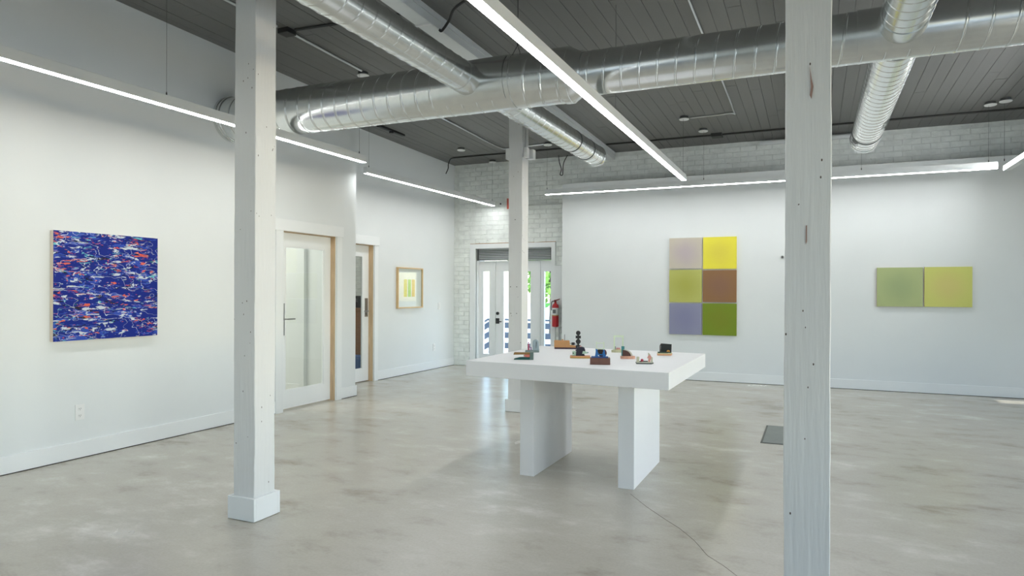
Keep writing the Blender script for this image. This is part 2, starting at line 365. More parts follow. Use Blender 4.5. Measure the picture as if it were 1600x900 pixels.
# doors 1 and 2 (sliding glazed panels in white casings)
DOORP = mat('white door paint', (236, 239, 239), .4)
def sliding_door(name, label, X, xp, ya, yb, H, glass, cas, leverside, cal):
    d = thing(name, label, None, (X, (ya+yb)/2, 0), kind='structure')
    def L(bm): bmesh.ops.translate(bm, verts=bm.verts[:], vec=(-X, -(ya+yb)/2, 0)); return bm
    g0, g1, gz0, gz1 = glass
    bm = BM(); xb = xp-.035
    box(bm, xb, xp, ya-.02, g0, .012, H-.01); box(bm, xb, xp, g1, yb-.004, .012, H-.01); box(bm, xb, xp, g0, g1, .012, gz0); box(bm, xb, xp, g0, g1, gz1, H-.01)
    pn = obj('door_panel', L(bm), DOORP, d)
    obj('glass_pane', L(B(xb+.014, xb+.02, g0, g1, gz0, gz1)), GLASS, pn)
    bm = BM(); bd = .012
    for a in ((g0, g0+bd, gz0, gz1), (g1-bd, g1, gz0, gz1), (g0+bd, g1-bd, gz0, gz0+bd), (g0+bd, g1-bd, gz1-bd, gz1)): box(bm, xb+.021, xp-.004, *a)
    obj('glazing_bead', L(bm), DOORP, pn)
    obj('side_jamb', L(B(X-.118, X-.001, yb-.003, yb+.012, 0, H)), WOOD, d); obj('head_jamb', L(B(X-.118, X-.001, ya, yb-.003, H-.004, H+.01)), WOOD, d)
    c0, c1, t = cas
    obj('casing', L(B(X, X+t, c0, ya, 0, H, bev=.001)), TRIM, d); obj('casing', L(B(X, X+t, yb+.008, c1, 0, H, bev=.001)), TRIM, d)
    hd = obj('header', L(B(X, X+t+.008, c0-.02, c1+.02, H-.002, H+.115, bev=.001)), TRIM, d)
    return d, L, pn
d1, L1f, pn1 = sliding_door('door_1', 'white glazed sliding door with a full-height pane in the left wall', XL, -5.035, D1a, D1b, D1h, (5.49, 6.10, .197, 1.712), (5.265, 6.31, .02), 0, 0)
bm = BM(); box(bm, -5.035, -5.029, 5.455, 5.478, .78, 1.115, bev=.001); pl = obj('handle_plate', L1f(bm), STEEL, pn1)
bm = BM(); tube(bm, [(-5.03, 5.468, .95), (-4.985, 5.468, .95), (-4.98, 5.475, .95), (-4.98, 5.575, .95)], .008); obj('lever_handle', L1f(bm), STEEL, pn1, True)
d2, L2f, pn2 = sliding_door('door_2', 'white glazed sliding door in the recessed wall section', XR2, -5.634, D2a, D2b, D2h, (7.08, 7.632, .18, 1.727), (6.9, 7.857, .02), 0, 0)
bm = BM(); box(bm, -5.634, -5.628, 7.672, 7.738, .89, 1.145, bev=.001); obj('latch_plate', L2f(bm), mat('bronze plate', (150, 146, 140), .4, .8), pn2)
bm = BM(); tube(bm, [(-5.63, 7.70, .97), (-5.585, 7.70, .97), (-5.58, 7.69, .97), (-5.58, 7.60, .97)], .008); tube(bm, [(-5.63, 7.70, .93), (-5.61, 7.70, .93)], .014); obj('lever_handle', L2f(bm), STEEL, pn2, True)

# a workbench seen through the second door
wb = thing('wooden_cabinet', 'brown wooden cabinet seen through the narrow glass of the second door', 'cabinet', (-7.05, 9.45, 0))
brown = mat('brown bench wood', (150, 104, 66), .6, var=.1, stretch=(1, 1, 6))
obj('cabinet_body', B(-.45, .45, -.25, .25, .15, .93), brown, wb); obj('cabinet_top', B(-.48, .48, -.28, .27, .93, .96), brown, wb)
for i in range(3): obj('drawer', B(-.43, .43, -.265, -.251, .17+.255*i, .41+.255*i, bev=.003), brown, wb)
for sx in (-.42, .38): obj('leg', B(sx, sx+.04, -.22, -.18, 0, .15), brown, wb); obj('leg', B(sx, sx+.04, .18, .22, 0, .15), brown, wb)
cm = thing('coffee_machine', 'black appliance standing on the brown cabinet behind the second door', 'appliance', (-7.0, 9.4, .961))
obj('appliance_body', B(-.15, .15, -.1, .12, 0, .2, bev=.01), BLACK, cm); obj('appliance_spout', B(-.03, .03, -.16, -.1, .1, .15), STEEL, cm)
ub = bpy.data.meshes.new
bgo = obj('storage_bin', B(-.2, .2, -.15, .15, 0, .2, bev=.01), mat('blue plastic', (70, 110, 170), .5)); bgo.location = (-6.75, 8.95, 0); tag(bgo, 'blue bin on the floor behind the narrow glass of the second door', 'bin')

# ---------------------------------------------------------------- brick wall at the back
DX0, DX1, DH = -5.145, -3.80, 1.952      # opening of the glazed entrance
bm = BM(); y0, y1 = YB-.002, YB+.3
box(bm, -8.5, DX0, y0, y1, 0, 3.6); box(bm, DX1, XR+.2, y0, y1, 0, 3.6); box(bm, DX0, DX1, y0, y1, DH, 3.6)
wallb = struct('wall_back', bm, MORTAR, label='white painted brick wall behind the partition')
random.seed(9)
meshes = []
for k in range(6):
    bm = BM(); box(bm, -.1015, .1015, -.012, .02, -.0345, .0345, bev=.005)
    for v in bm.verts:
        n_ = noise.noise_vector(v.co*18+Vector((k*7, 0, 0))); v.co += Vector((n_.x*.004, n_.y*.004, n_.z*.004))
    meshes.append(bm)
brick_me = []
for bm in meshes:
    me = bpy.data.meshes.new('brick'); bmesh.ops.recalc_face_normals(bm, faces=bm.faces[:]); bm.to_mesh(me); bm.free(); me.materials.append(BRICKM); brick_me.append(me)
spots = []
row = 0; z = .04
while z < 3.37:
    xx = -8.3 + (.105 if row % 2 else 0)
    while xx < 5.4:
        w_ = 1.0
        ok = True
        if xx-.1 < XR2 and xx+.1 > XR2-.12: ok = False
        if xx > -3.5 and z < 2.84: ok = False
        if -5.26-.1 < xx < -3.72+.1 and z < 2.07:
            ok = False
        if z > zc(YB) - .03: ok = False
        if ok: spots.append((xx, z, 1.0))
        elif z < 2.07 and xx+.1 > -5.56 and xx-.1 < -5.25 and z < 2.07:
            # cut brick beside the door casing
            a, b = max(xx-.099, -5.555), min(xx+.099, -5.262)
            if b-a > .04: spots.append(((a+b)/2, z, (b-a)/.198))
        elif z < 2.07 and xx+.1 > -3.72 and xx < -3.5:
            a, b = max(xx-.099, -3.715), min(xx+.099, -3.48)
            if b-a > .04: spots.append(((a+b)/2, z, (b-a)/.198))
        xx += .21
    z += .0752; row += 1
inview = lambda s: (-5.56 < s[0] < 3.3)
dist = lambda s: -s[0]*math.sin(YAW)*-1*-1 + 0
vis = [s for s in spots if inview(s) and (s[0] < -3.4 or s[1] > 2.84)]
vis.sort(key=lambda s: math.sin(YAW)*-s[0]+math.cos(YAW)*YB)
# bricks of the lower corner are the clearly lit ones; every visible brick up to the limit is an object, the rest one mesh
single = vis[:290]; rest = vis[290:] + [s for s in spots if s not in vis]
for i, s in enumerate(single):
    o = bpy.data.objects.new('brick', brick_me[random.randrange(6)]); COL.objects.link(o); o.parent = wallb
    o.location = (s[0], YB+random.uniform(-.005, .004), s[1]+random.uniform(-.002, .002)); o.scale = (s[2]*random.uniform(.975, 1.01), 1, random.uniform(.93, 1.02)); o.rotation_euler = (0, random.uniform(-.008, .008), random.uniform(-.006, .006))
bm = BM()
for s in rest:
    tmp = brick_me[random.randrange(6)]
    n0 = len(bm.verts); bm.from_mesh(tmp); bm.verts.ensure_lookup_table(); vs = bm.verts[n0:]
    sc = random.uniform(.93, 1.02); dy = random.uniform(-.0035, .003)
    for v in vs: v.co = Vector((v.co.x*s[2]+s[0], v.co.y+YB+dy, v.co.z*sc+s[1]))
o = obj('brick_courses', bm, BRICKM, wallb); o['kind'] = 'stuff'

# partition in front of the brick wall
bm = BM(); box(bm, -3.52, XR, YP, YP+.12, 0, 2.89); struct('wall_partition', bm, WALL, label='white freestanding partition wall carrying the colour-field panels')
# bearing strip high on the brick wall, scar line
struct('trim_1', B(-.69, .5, 9.98, YB-.02, 3.295, 3.335), TRIM, label='white bearing strip at the top of the brick wall')
struct('trim_2', B(-4.25, -3.52, YB-.035, YB-.015, 2.62, 2.645), mat('ledge paint', (205, 208, 204), .8), label='thin painted ledge on the brick wall left of the partition')
struct('trim_3', B(-3.725, -3.61, YB-.04, YB-.02, 1.02, 1.655, bev=.001), TRIM, label='white board beside the entrance frame above the fire extinguisher')

# right and rear walls with windows
bm = BM(); wins = [(-2.6, -.6), (.2, 2.2), (3.0, 5.0), (5.8, 7.2)]; zt, zb = 2.95, .7
ys = [YF]+[v for p in wins for v in p]+[9.33, 9.7, YB+.3]
for i in range(0, len(ys)-1, 2): box(bm, XR, XR+.25, ys[i], ys[i+1], 0, 3.75)
for a, b in wins+[(9.33, 9.7)]: box(bm, XR, XR+.25, a, b, 0, zb); box(bm, XR, XR+.25, a, b, zt, 3.75)
struct('wall_right', bm, WALL, label='white right wall with tall windows, outside the picture')
bm = BM(); rw = [(-3.9, -2.6), (1.6, 2.9)]
xs = [-5.2]+[v for p in rw for v in p]+[XR]
for i in range(0, len(xs), 2): box(bm, xs[i], xs[i+1], YF-.25, YF, 0, 3.75)
for a, b in rw: box(bm, a, b, YF-.25, YF, 0, zb); box(bm, a, b, YF-.25, YF, zt, 3.75)
struct('wall_rear', bm, WALL, label='white wall behind the camera with storefront windows')
def window(n, horizontal, a, b):
    t = thing('window_%d' % n, 'white framed window with one mullion', None, kind='structure')
    bm = BM()
    def bx(u0, u1, z0, z1, th=.05):
        if horizontal: box(bm, u0, u1, YF-.15, YF-.15+th, z0, z1)
        else: box(bm, XR+.1, XR+.1+th, u0, u1, z0, z1)
    bx(a, a+.05, zb, zt); bx(b-.05, b, zb, zt); bx(a+.05, b-.05, zb, zb+.05); bx(a+.05, b-.05, zt-.05, zt)
    if b-a > 1: bx((a+b)/2-.025, (a+b)/2+.025, zb+.05, zt-.05)
    obj('window_frame', bm, TRIM, t)
    if horizontal: g = B(a, b, YF-.13, YF-.124, zb, zt)
    else: g = B(XR+.12, XR+.126, a, b, zb, zt)
    obj('glass_pane', g, GLASS, t)
    ld = bpy.data.lights.new('window_portal', 'AREA'); ld.shape = 'RECTANGLE'; ld.size = b-a; ld.size_y = zt-zb; ld.cycles.is_portal = True
    lo = bpy.data.objects.new('window_portal', ld); COL.objects.link(lo)
    if horizontal: lo.location = ((a+b)/2, YF-.24, (zb+zt)/2); lo.rotation_euler = (PI/2, 0, 0); lo.rotation_euler = Vector((0, -1, 0)).to_track_quat('Z', 'Y').to_euler()
    else: lo.location = (XR+.24, (a+b)/2, (zb+zt)/2); lo.rotation_euler = Vector((1, 0, 0)).to_track_quat('Z', 'Y').to_euler()
n = 1
for a, b in wins+[(9.33, 9.7)]: window(n, False, a, b); n += 1
for a, b in rw: window(n, True, a, b); n += 1

# ---------------------------------------------------------------- glazed entrance (door_3)
ent = thing('door_3', 'white glazed entrance door with two narrow sidelights under a louvred vent', None, kind='structure')
bm = BM(); box(bm, -5.25, DX0, YB-.025, YB+.02, 0, 2.03, bev=.002); box(bm, DX1, -3.73, YB-.025, YB+.02, 0, 2.03, bev=.002); box(bm, DX0, DX1, YB-.025, YB+.02, DH, 2.03, bev=.002)
obj('casing', bm, TRIM, ent)
obj('wood_shim', B(-5.25, -3.73, YB-.012, YB+.012, 2.031, 2.042), mat('raw shim wood', (170, 140, 108), .7), ent)
bm = BM(); box(bm, DX0, DX0+.006, YB+.02, YB+.3, 0, DH); box(bm, DX1-.006, DX1, YB+.02, YB+.3, 0, DH); box(bm, DX0, DX1, YB+.02, YB+.3, DH-.006, DH)
obj('reveal', bm, TRIM, ent)
vt = obj('vent_frame', (lambda b_: (box(b_, -5.139, -5.12, 10.09, 10.17, 1.755, 1.945), box(b_, -3.825, -3.806, 10.09, 10.17, 1.755, 1.945), box(b_, -5.12, -3.825, 10.16, 10.17, 1.755, 1.945), b_)[-1])(BM()), mat('vent grey', (84, 88, 88), .6, .2), ent)
for i in range(7):
    bm = BM(); box(bm, -5.12, -3.825, -.011, .011, -.0012, .0012); bmesh.ops.rotate(bm, verts=bm.verts[:], matrix=Matrix.Rotation(1.05, 3, 'X')); bmesh.ops.translate(bm, verts=bm.verts[:], vec=(0, 10.125, 1.768+i*.027))
    obj('louvre_slat', bm, mat('vent slat', (172, 177, 178), .5, .2), vt)
Yd = 10.18
def leaf(x0, x1, glass, nm):
    bm = BM(); g0, g1, gz0, gz1 = glass
    box(bm, x0, g0, Yd, Yd+.045, .02, 1.752); box(bm, g1, x1, Yd, Yd+.045, .02, 1.752); box(bm, g0, g1, Yd, Yd+.045, .02, gz0); box(bm, g0, g1, Yd, Yd+.045, gz1, 1.752)
    p_ = obj(nm, bm, DOORP, ent); obj('glass_pane', B(g0, g1, Yd+.02, Yd+.026, gz0, gz1), GLASS, p_)
    bm = BM(); t_ = .012
    for a in ((g0-t_, g0, gz0-t_, gz1+t_), (g1, g1+t_, gz0-t_, gz1+t_)): box(bm, a[0], a[1], Yd-.006, Yd, a[2], a[3])
    for a in ((gz0-t_, gz0), (gz1, gz1+t_)): box(bm, g0, g1, Yd-.006, Yd, *a)
    obj('glazing_bead', bm, DOORP, p_); return p_
leaf(-5.139, -4.87, (-5.06, -4.948, .20, 1.578), 'sidelight_panel')
dl = leaf(-4.832, -4.068, (-4.685, -4.205, .2, 1.575), 'door_leaf')
leaf(-4.03, -3.806, (-3.965, -3.855, .2, 1.572), 'sidelight_panel')
obj('mullion', B(-4.868, -4.834, Yd-.02, Yd+.06, 0, 1.752), TRIM, ent); obj('mullion', B(-4.066, -4.032, Yd-.02, Yd+.06, 0, 1.752), TRIM, ent)
obj('threshold', B(DX0, DX1, Yd-.05, Yd+.1, 0, .018), mat('threshold metal', (150, 150, 148), .4, .8), ent)
bm = BM(); lathe(bm, [(.026, 0), (.026, .02), (.02, .024)], (-4.79, Yd-.024, .88), 20, 'Y'); obj('deadbolt', bm, BLACK, dl, True)
bm = BM(); box(bm, -4.822, -4.762, Yd-.02, Yd, .71, .80, bev=.003); tube(bm, [(-4.79, Yd-.02, .745), (-4.79, Yd-.05, .745), (-4.785, Yd-.055, .745), (-4.70, Yd-.055, .745)], .008); obj('door_handle', bm, BLACK, dl)
pld = bpy.data.lights.new('door_portal', 'AREA'); pld.shape = 'RECTANGLE'; pld.size = 1.34; pld.size_y = 1.9; pld.cycles.is_portal = True
plo = bpy.data.objects.new('door_portal', pld); COL.objects.link(plo); plo.location = (-4.47, 10.36, .97); plo.rotation_euler = Vector((0, 1, 0)).to_track_quat('Z', 'Y').to_euler()

# outside
struct('trim_ground', B(-60, 60, YB+.3, 70, -.35, -.02), mat('pale outdoor paving', (200, 198, 192), .8, var=.05), label='pale paving outside the entrance')
struct('trim_ground_side', B(XR+.25, 60, -50, YB+.3, -.35, -.1), mat('side street', (160, 160, 156), .85, var=.05), label='pavement outside the right-hand windows')
struct('trim_ground_rear', B(-60, XR+.25, -50, YF-.25, -.35, -.1), MATS['side street'], label='pavement outside the rear windows')
RAIL = mat('blue grey railing paint', (66, 80, 98), .6)
rl = thing('deck_railing', 'blue grey railing of wide horizontal boards outside the entrance', 'railing', (-4.6, 12.5, 0))
for zz in (.50, .30, .09): obj('rail_board', B(-1.5, 1.6, -.015, .015, zz, zz+.115, bev=.002), RAIL, rl)
obj('top_rail', B(-1.5, 1.6, -.03, .03, .655, .69, bev=.002), RAIL, rl)
for xx in (-1.5, 0, 1.54): obj('post', B(xx, xx+.06, .016, .06, -.02, .655), RAIL, rl)
sr = thing('stair_railing', 'sloping blue grey stair railing left of the deck railing', 'railing', (-6.1, 12.5, 0))
for zz in (.50, .30, .09):
    bm = BM(); prism(bm, [(0, zz), (0, zz+.115), (-1.3, zz+.115-.75), (-1.3, zz-.75)], 'Y', -.015, .015); obj('rail_board', bm, RAIL, sr)
bm = BM(); prism(bm, [(0, .655), (0, .69), (-1.3, -.06), (-1.3, -.095)], 'Y', -.03, .03); obj('top_rail', bm, RAIL, sr)
random.seed(21)
def tree(loc, R, H, n, label, size=.11):
    t = thing('leafy_tree', label, 'tree', loc)
    bm = BM(); tube(bm, [(0, 0, 0), (.03, .02, H*.5), (0, 0, H)], .09, 8)
    for a in range(6): tube(bm, [(0, 0, H*.6), (R*.5*math.cos(a), R*.5*math.sin(a), H+.2*a-.5)], .03, 6)
    obj('trunk', bm, mat('bark', (96, 84, 70), .9, var=.15), t)
    bm = BM()
    for i in range(n):
        d = Vector((random.gauss(0, 1), random.gauss(0, 1), random.gauss(0, 1))).normalized()*R*random.random()**.45
        c = Vector((0, 0, H))+d*1.0; u = Vector((random.gauss(0, 1), random.gauss(0, 1), random.gauss(0, .6))).normalized(); v = u.orthogonal().normalized(); s = size*random.uniform(.6, 1.2)
        bm.faces.new([bm.verts.new(c+u*s), bm.verts.new(c+v*s*.5), bm.verts.new(c-u*s), bm.verts.new(c-v*s*.5)])
    o = obj('foliage', bm, mat('green leaves', (120, 168, 70), .6, var=.25, scale=2), t); o['kind'] = 'stuff'
tree((-6.6, 17.5, -.02), 1.3, 2.3, 2600, 'green leafy tree outside seen through the right sidelight')
sp = thing('garden_sapling', 'bright green leaf on a thin stem just outside the right sidelight', 'plant', (-4.28, 11.0, -.02))
bm = BM(); tube(bm, [(0, 0, 0), (.01, 0, .5), (.0, 0, .99)], .006, 6); obj('stem', bm, mat('stem brown', (110, 92, 70), .8), sp)
bm = BM(); prism(bm, [(-.11, -.01), (-.05, .02), (.03, .05), (.09, .06), (.1, .02), (.05, -.02), (-.04, -.04)], 'Y', -.004, .004); bmesh.ops.translate(bm, verts=bm.verts[:], vec=(0, 0, 1.01)); obj('leaf', bm, mat('lime leaf', (110, 190, 90), .5), sp)

# ---------------------------------------------------------------- columns and beams
def wobbly_shaft(x0, x1, y0, y1, z0, z1, seed, amp=.0022):
    bm = BM(); NZ = 70; per = []
    c = .003
    for (ax, ay, bx_, by_) in ((x0, y0, x1, y0), (x1, y0, x1, y1), (x1, y1, x0, y1), (x0, y1, x0, y0)):
        dx, dy = bx_-ax, by_-ay; Ld = math.hypot(dx, dy); dx /= Ld; dy /= Ld
        for f in (c, Ld*.33, Ld*.67, Ld-c): per.append((ax+dx*f, ay+dy*f))
    rings = []
    cx_, cy_ = (x0+x1)/2, (y0+y1)/2
    for i in range(NZ+1):
        z_ = z0+(z1-z0)*i/NZ; ring = []
        for (px_, py_) in per:
            n_ = noise.noise_vector(Vector((px_*9+seed, py_*9, z_*3.2)))*amp*1.4 + noise.noise_vector(Vector((px_*30+seed, py_*30, z_*14)))*amp*.6
            ring.append(bm.verts.new((px_+n_.x, py_+n_.y, z_)))
        rings.append(ring)
    m_ = len(per)
    for a, b in zip(rings, rings[1:]):
        for k_ in range(m_): bm.faces.new((a[k_], a[(k_+1) % m_], b[(k_+1) % m_], b[k_]))
    bm.faces.new(rings[0][::-1]); bm.faces.new(rings[-1]); return bm
def column(label, sx0, sx1, sy0, sy1, bx0, bx1, by0, by1, seed, bh=.126):
    cx_, cy_ = (sx0+sx1)/2, (sy0+sy1)/2; top = zc(cy_)-.117
    t = thing('timber_column', label, 'column', (cx_, cy_, 0), group='white timber columns')
    bm = wobbly_shaft(sx0-cx_, sx1-cx_, sy0-cy_, sy1-cy_, 0, top, seed); o = obj('shaft', bm, COLM, t, True)
    bm = BM(); a = .018
    X0, X1, Y0, Y1 = bx0-cx_, bx1-cx_, by0-cy_, by1-cy_; ix0, ix1, iy0, iy1 = sx0-cx_-.001, sx1-cx_+.001, sy0-cy_-.001, sy1-cy_+.001
    box(bm, X0, X1, Y0, iy0, .003, bh, bev=.001); box(bm, X0, X1, iy1, Y1, .003, bh, bev=.001); box(bm, X0, ix0, iy0, iy1, .003, bh); box(bm, ix1, X1, iy0, iy1, .003, bh)
    obj('base_wrap', bm, TRIM, t)
    return t
cA = column('white painted timber column in the left foreground, in front of the door and wall', -2.908, -2.756, 2.775, 2.928, -2.928, -2.738, 2.755, 2.95, 1)
cB = column('farthest white timber column, standing behind the table before the glazed entrance', -2.903, -2.75, 6.42, 6.585, -2.928, -2.74, 6.40, 6.605, 33)
cC = column('chipped white timber column in the right foreground, between the six panels and the green pair', -.102, .058, 2.775, 2.93, -.118, .074, 2.758, 2.946, 61, .088)
# two nail holes in the far column, old tear in the right column
TEAR = mat('torn wood', (160, 130, 120), .9); HOLE = mat('nail hole', (30, 26, 24), .9)
bm = BM()
for dx, dz in ((.0, 1.99), (.02, 1.02), (-.045, 1.02), (.02, 1.295), (-.05, 1.295)): lathe(bm, [(.0045, -.0885), (.0045, -.084)], (dx, 0, dz), 8, 'Y')
obj('nail_holes', bm, HOLE, cB)
bm = BM(); prism(bm, [(.005, 2.10), (.012, 2.05), (.018, 2.02), (.012, 1.975), (.006, 1.99), (.010, 2.02)], 'Y', -.0805, -.0775); prism(bm, [(-.006, 1.50), (-.002, 1.502), (-.002, 1.44), (-.006, 1.43)], 'Y', -.08, -.0775); obj('paint_tear', bm, TEAR, cC)

BEAMM = mat('white beam paint', (222, 226, 226), .55, var=.03, scale=6, bump=.15, bscale=20, stretch=(1, .2, 1))
def beam(name, x0, x1, label, ledger=True):
    t = thing(name, label, None, (0, 0, 0), kind='structure')
    def sl(xa, xb, d0, d1): return prism(BM(), [(YF, zc(YF)-d0), (YB-.02, zc(YB-.02)-d0), (YB-.02, zc(YB-.02)-d1), (YF, zc(YF)-d1)], 'X', xa, xb)
    obj('beam_timber', sl(x0, x1-.012, .116, .0), BEAMM, t)
    if ledger: obj('beam_ledger', sl(x1-.011, x1+.004, .045, .0), BEAMM, t); obj('beam_face', sl(x1-.011, x1-.002, .115, .048), BEAMM, t)
    return t
beam('trim_beam_left', -2.905, -2.77, 'white painted ceiling beam over the left and far columns')
beam('trim_beam_right', -.1, .045, 'white painted ceiling beam over the right column')

# boxes and conduit on the columns
jb = thing('junction_box', 'white junction boxes with a short conduit high on the far column', 'electrical box', (-2.83, 6.5, 2.68))
obj('box_cover', B(-.125, -.076, -.05, .05, -.05, .06, bev=.003), WHITEPL, jb)
obj('box_cover', B(.085, .125, -.07, .0, -.045, .055, bev=.003), WHITEPL, jb); obj('box_cover', B(.085, .155, .03, .1, -.05, .05, bev=.003), WHITEPL, jb)
bm = BM(); tube(bm, [(.1, -.04, .055), (.1, -.04, .66)], .008); obj('conduit', bm, CONDUIT, jb, True)
jb2 = thing('junction_box', 'small white box on the hidden left face of the left column near the top', 'electrical box', (-2.92, 2.85, 2.29))
obj('box_cover', B(-.024, .009, -.04, .05, -.02, .075, bev=.003), WHITEPL, jb2)
obj('knockout', B(-.03, -.024, -.01, .01, .0, .05), STEEL, jb2)

# ---------------------------------------------------------------- ducts
def spiral(bm, axis, c0, r, s0, s1, pitch=.13, hand=1, n=48, ridge=.0024):
    """spiral-seam duct: a grid skewed along the helix with a raised lock seam"""
    prof = [(0, 0), (.03, 0), (.84, 0), (.865, 0), (.885, -.0018), (.915, ridge), (.955, ridge), (.98, -.001)]
    K = int(abs(s1-s0)/pitch)+3; rows = []
    for k in range(-2, K):
        for f, dr in prof: rows.append((k+f, dr))
    grid = []
    for (kk, dr) in rows:
        ring = []
        for i in range(n+1):
            a = 2*PI*i/n; s = s0+(kk+hand*i/n)*pitch; cl = s < s0 or s > s1; s = min(max(s, s0), s1); rr = r+(0 if cl else dr)
            u, v = rr*math.cos(a), rr*math.sin(a)
            p = (s, c0[1]+u, c0[2]+v) if axis == 'X' else (c0[0]+u, s, c0[2]+v)
            ring.append(bm.verts.new(p))
        grid.append(ring)
    for a, b in zip(grid, grid[1:]):
        for i in range(n):
            if (a[i].co-b[i].co).length < 1e-7 and (a[i+1].co-b[i+1].co).length < 1e-7: continue
            try: bm.faces.new((a[i], a[i+1], b[i+1], b[i]))
            except Exception: pass
    bmesh.ops.remove_doubles(bm, verts=bm.verts[:], dist=1e-6); return bm
YD, ZD, RB, RS = 4.69, 2.832, .1985, .156
ZDs = 2.822
md = thing('spiral_main_duct', 'wide galvanised spiral duct crossing the whole room under the ceiling', 'air duct', (0, YD, ZD))
def Lm(bm): bmesh.ops.translate(bm, verts=bm.verts[:], vec=(0, -YD, -ZD)); return bm
obj('wide_section', Lm(spiral(BM(), 'X', (0, YD, ZD), RB, XL+.002, -1.66, hand=-1)), GALV, md, True)
bm = BM(); lathe(bm, [(RB+.004, 0), (RB+.004, .05), (RB-.001, .052), (RS+.006, .115), (RS+.006, .15)], (-1.662, YD, ZD-.004), 48, 'X'); obj('reducer', Lm(bm), GALV, md, True)
obj('narrow_section', Lm(spiral(BM(), 'X', (0, YD, ZDs), RS, -1.515, XR-.002, hand=-1, pitch=.125)), GALV, md, True)
bm = BM(); lathe(bm, [(RB+.006, 0), (RB+.006, .012), (RB+.001, .013)], (XL+.06, YD, ZD), 48, 'X'); lathe(bm, [(RB+.006, 0), (RB+.006, .03), (RB+.001, .031)], (XL+.001, YD, ZD), 48, 'X')
obj('wall_collar', Lm(bm), GALV, md, True)
bm = BM(); lathe(bm, [(RB+.005, 0), (RB+.005, .03)], (-2.08, YD, ZD), 48, 'X'); obj('joint_band', Lm(bm), GALV, md, True)
for xx in (-2.05, 1.9):
    r_ = RB if xx < -1.7 else RS
    bm = BM(); tube(bm, [(xx, YD-.10, ZD+r_*.86), (xx, YD, ZD+r_+.08), (xx, YD, zc(YD)-.002)], .0022, 6); tube(bm, [(xx, YD+.10, ZD+r_*.86), (xx, YD, ZD+r_+.08)], .0022, 6); tube(bm, [(xx, YD, ZD+r_+.07), (xx, YD, ZD+r_+.11)], .006, 8)
    obj('hanger_wire', Lm(bm), BLACK, md)
def saddle(x0, x1, r, a0, a1, y=YD, z=ZD):
    n_ = 28; an = [a0+(a1-a0)*i/n_ for i in range(n_+1)]; bm = BM(); q = {}
    for i, a in enumerate(an):
        for j, rr in enumerate((r, r-.003)):
            for k_, xx in enumerate((x0, x1)): q[i, j, k_] = bm.verts.new((xx, y+rr*math.cos(a), z+rr*math.sin(a)))
    for i in range(n_):
        for f in (((0, 0), (0, 1)), ((1, 1), (1, 0)), ((0, 1), (1, 1)), ((1, 0), (0, 0))):
            (j0, k0), (j1, k1) = f; bm.faces.new((q[i, j0, k0], q[i, j1, k1], q[i+1, j1, k1], q[i+1, j0, k0]))
    for i in (0, n_): bm.faces.new((q[i, 0, 0], q[i, 0, 1], q[i, 1, 1], q[i, 1, 0]))
    return bm
obj('saddle_plate', Lm(saddle(-2.62, -2.09, RB+.006, PI*.62, PI*1.28)), GALV, md, True)
obj('saddle_plate', Lm(saddle(.235, .74, RS+.006, PI*.62, PI*1.32, z=ZDs)), GALV, md, True)

def branch(label, xc_, z_, r, ya, yb, hand=1, collar=None, cap=None, grilles=(), pitch=.13, group='galvanised branch ducts'):
    t = thing('spiral_branch_duct', label, 'air duct', (xc_, (ya+yb)/2, z_), group=group)
    def Lb(bm): bmesh.ops.translate(bm, verts=bm.verts[:], vec=(-xc_, -(ya+yb)/2, -z_)); return bm
    obj('duct_body', Lb(spiral(BM(), 'Y', (xc_, 0, z_), r, ya, yb, pitch=pitch, hand=hand)), GALV, t, True)
    if collar:
        bm = BM(); lathe(bm, [(r+.004, 0), (r+.004, collar[1]-collar[0])], (xc_, collar[0], z_), 48, 'Y'); obj('collar', Lb(bm), GALV, t, True)
    if cap:
        bm = BM(); lathe(bm, [(r+.004, -.05), (r+.006, -.045), (r+.006, 0), (r-.01, .004), (r-.012, -.008), (0.0001, -.008)], (xc_, yb+.004, z_), 48, 'Y'); obj('end_cap', Lb(bm), GALV, t, True)
        for yy in cap:
            bm = BM(); lathe(bm, [(r+.001, -.006), (r+.005, -.004), (r+.005, .004), (r+.001, .006)], (xc_, yy, z_), 48, 'Y'); obj('joint_band', Lb(bm), mat('band steel', (90, 94, 94), .4, .9), t, True)
    for (yg, ang, ln, wd) in grilles:
        # curved register plate with dark slots on the duct face
        bm = BM(); k_ = 8; A = []; Bv = []
        for i in range(k_+1):
            a = ang-wd/2/r+wd/r*i/k_
            A.append(bm.verts.new((xc_+(r+.006)*math.cos(a), yg, z_+(r+.006)*math.sin(a)))); Bv.append(bm.verts.new((xc_+(r+.006)*math.cos(a), yg+ln, z_+(r+.006)*math.sin(a))))
        for i in range(k_): bm.faces.new((A[i], A[i+1], Bv[i+1], Bv[i]))
        bmesh.ops.solidify(bm, geom=bm.faces[:], thickness=.003); g = obj('register_plate', Lb(bm), GALV, t, True)
        for yo in (.12, .72):
            bm = BM(); A = []; Bv = []
            for i in range(k_+1):
                a = ang+(-wd*.36+wd*.72*i/k_)/r
                A.append(bm.verts.new((xc_+(r+.0092)*math.cos(a), yg+ln*yo, z_+(r+.0092)*math.sin(a)))); Bv.append(bm.verts.new((xc_+(r+.0092)*math.cos(a), yg+ln*(yo+.18), z_+(r+.0092)*math.sin(a))))
            for i in range(k_): bm.faces.new((A[i], A[i+1], Bv[i+1], Bv[i]))
            bmesh.ops.solidify(bm, geom=bm.faces[:], thickness=.002); obj('register_slot', Lb(bm), BLACK, g)
    return t
branch('galvanised branch duct at upper left, running from the camera side into the wide duct', -2.385, 2.84, .1125, -2.5, YD-RB*.93, hand=1, collar=(4.36, YD-RB*.9))
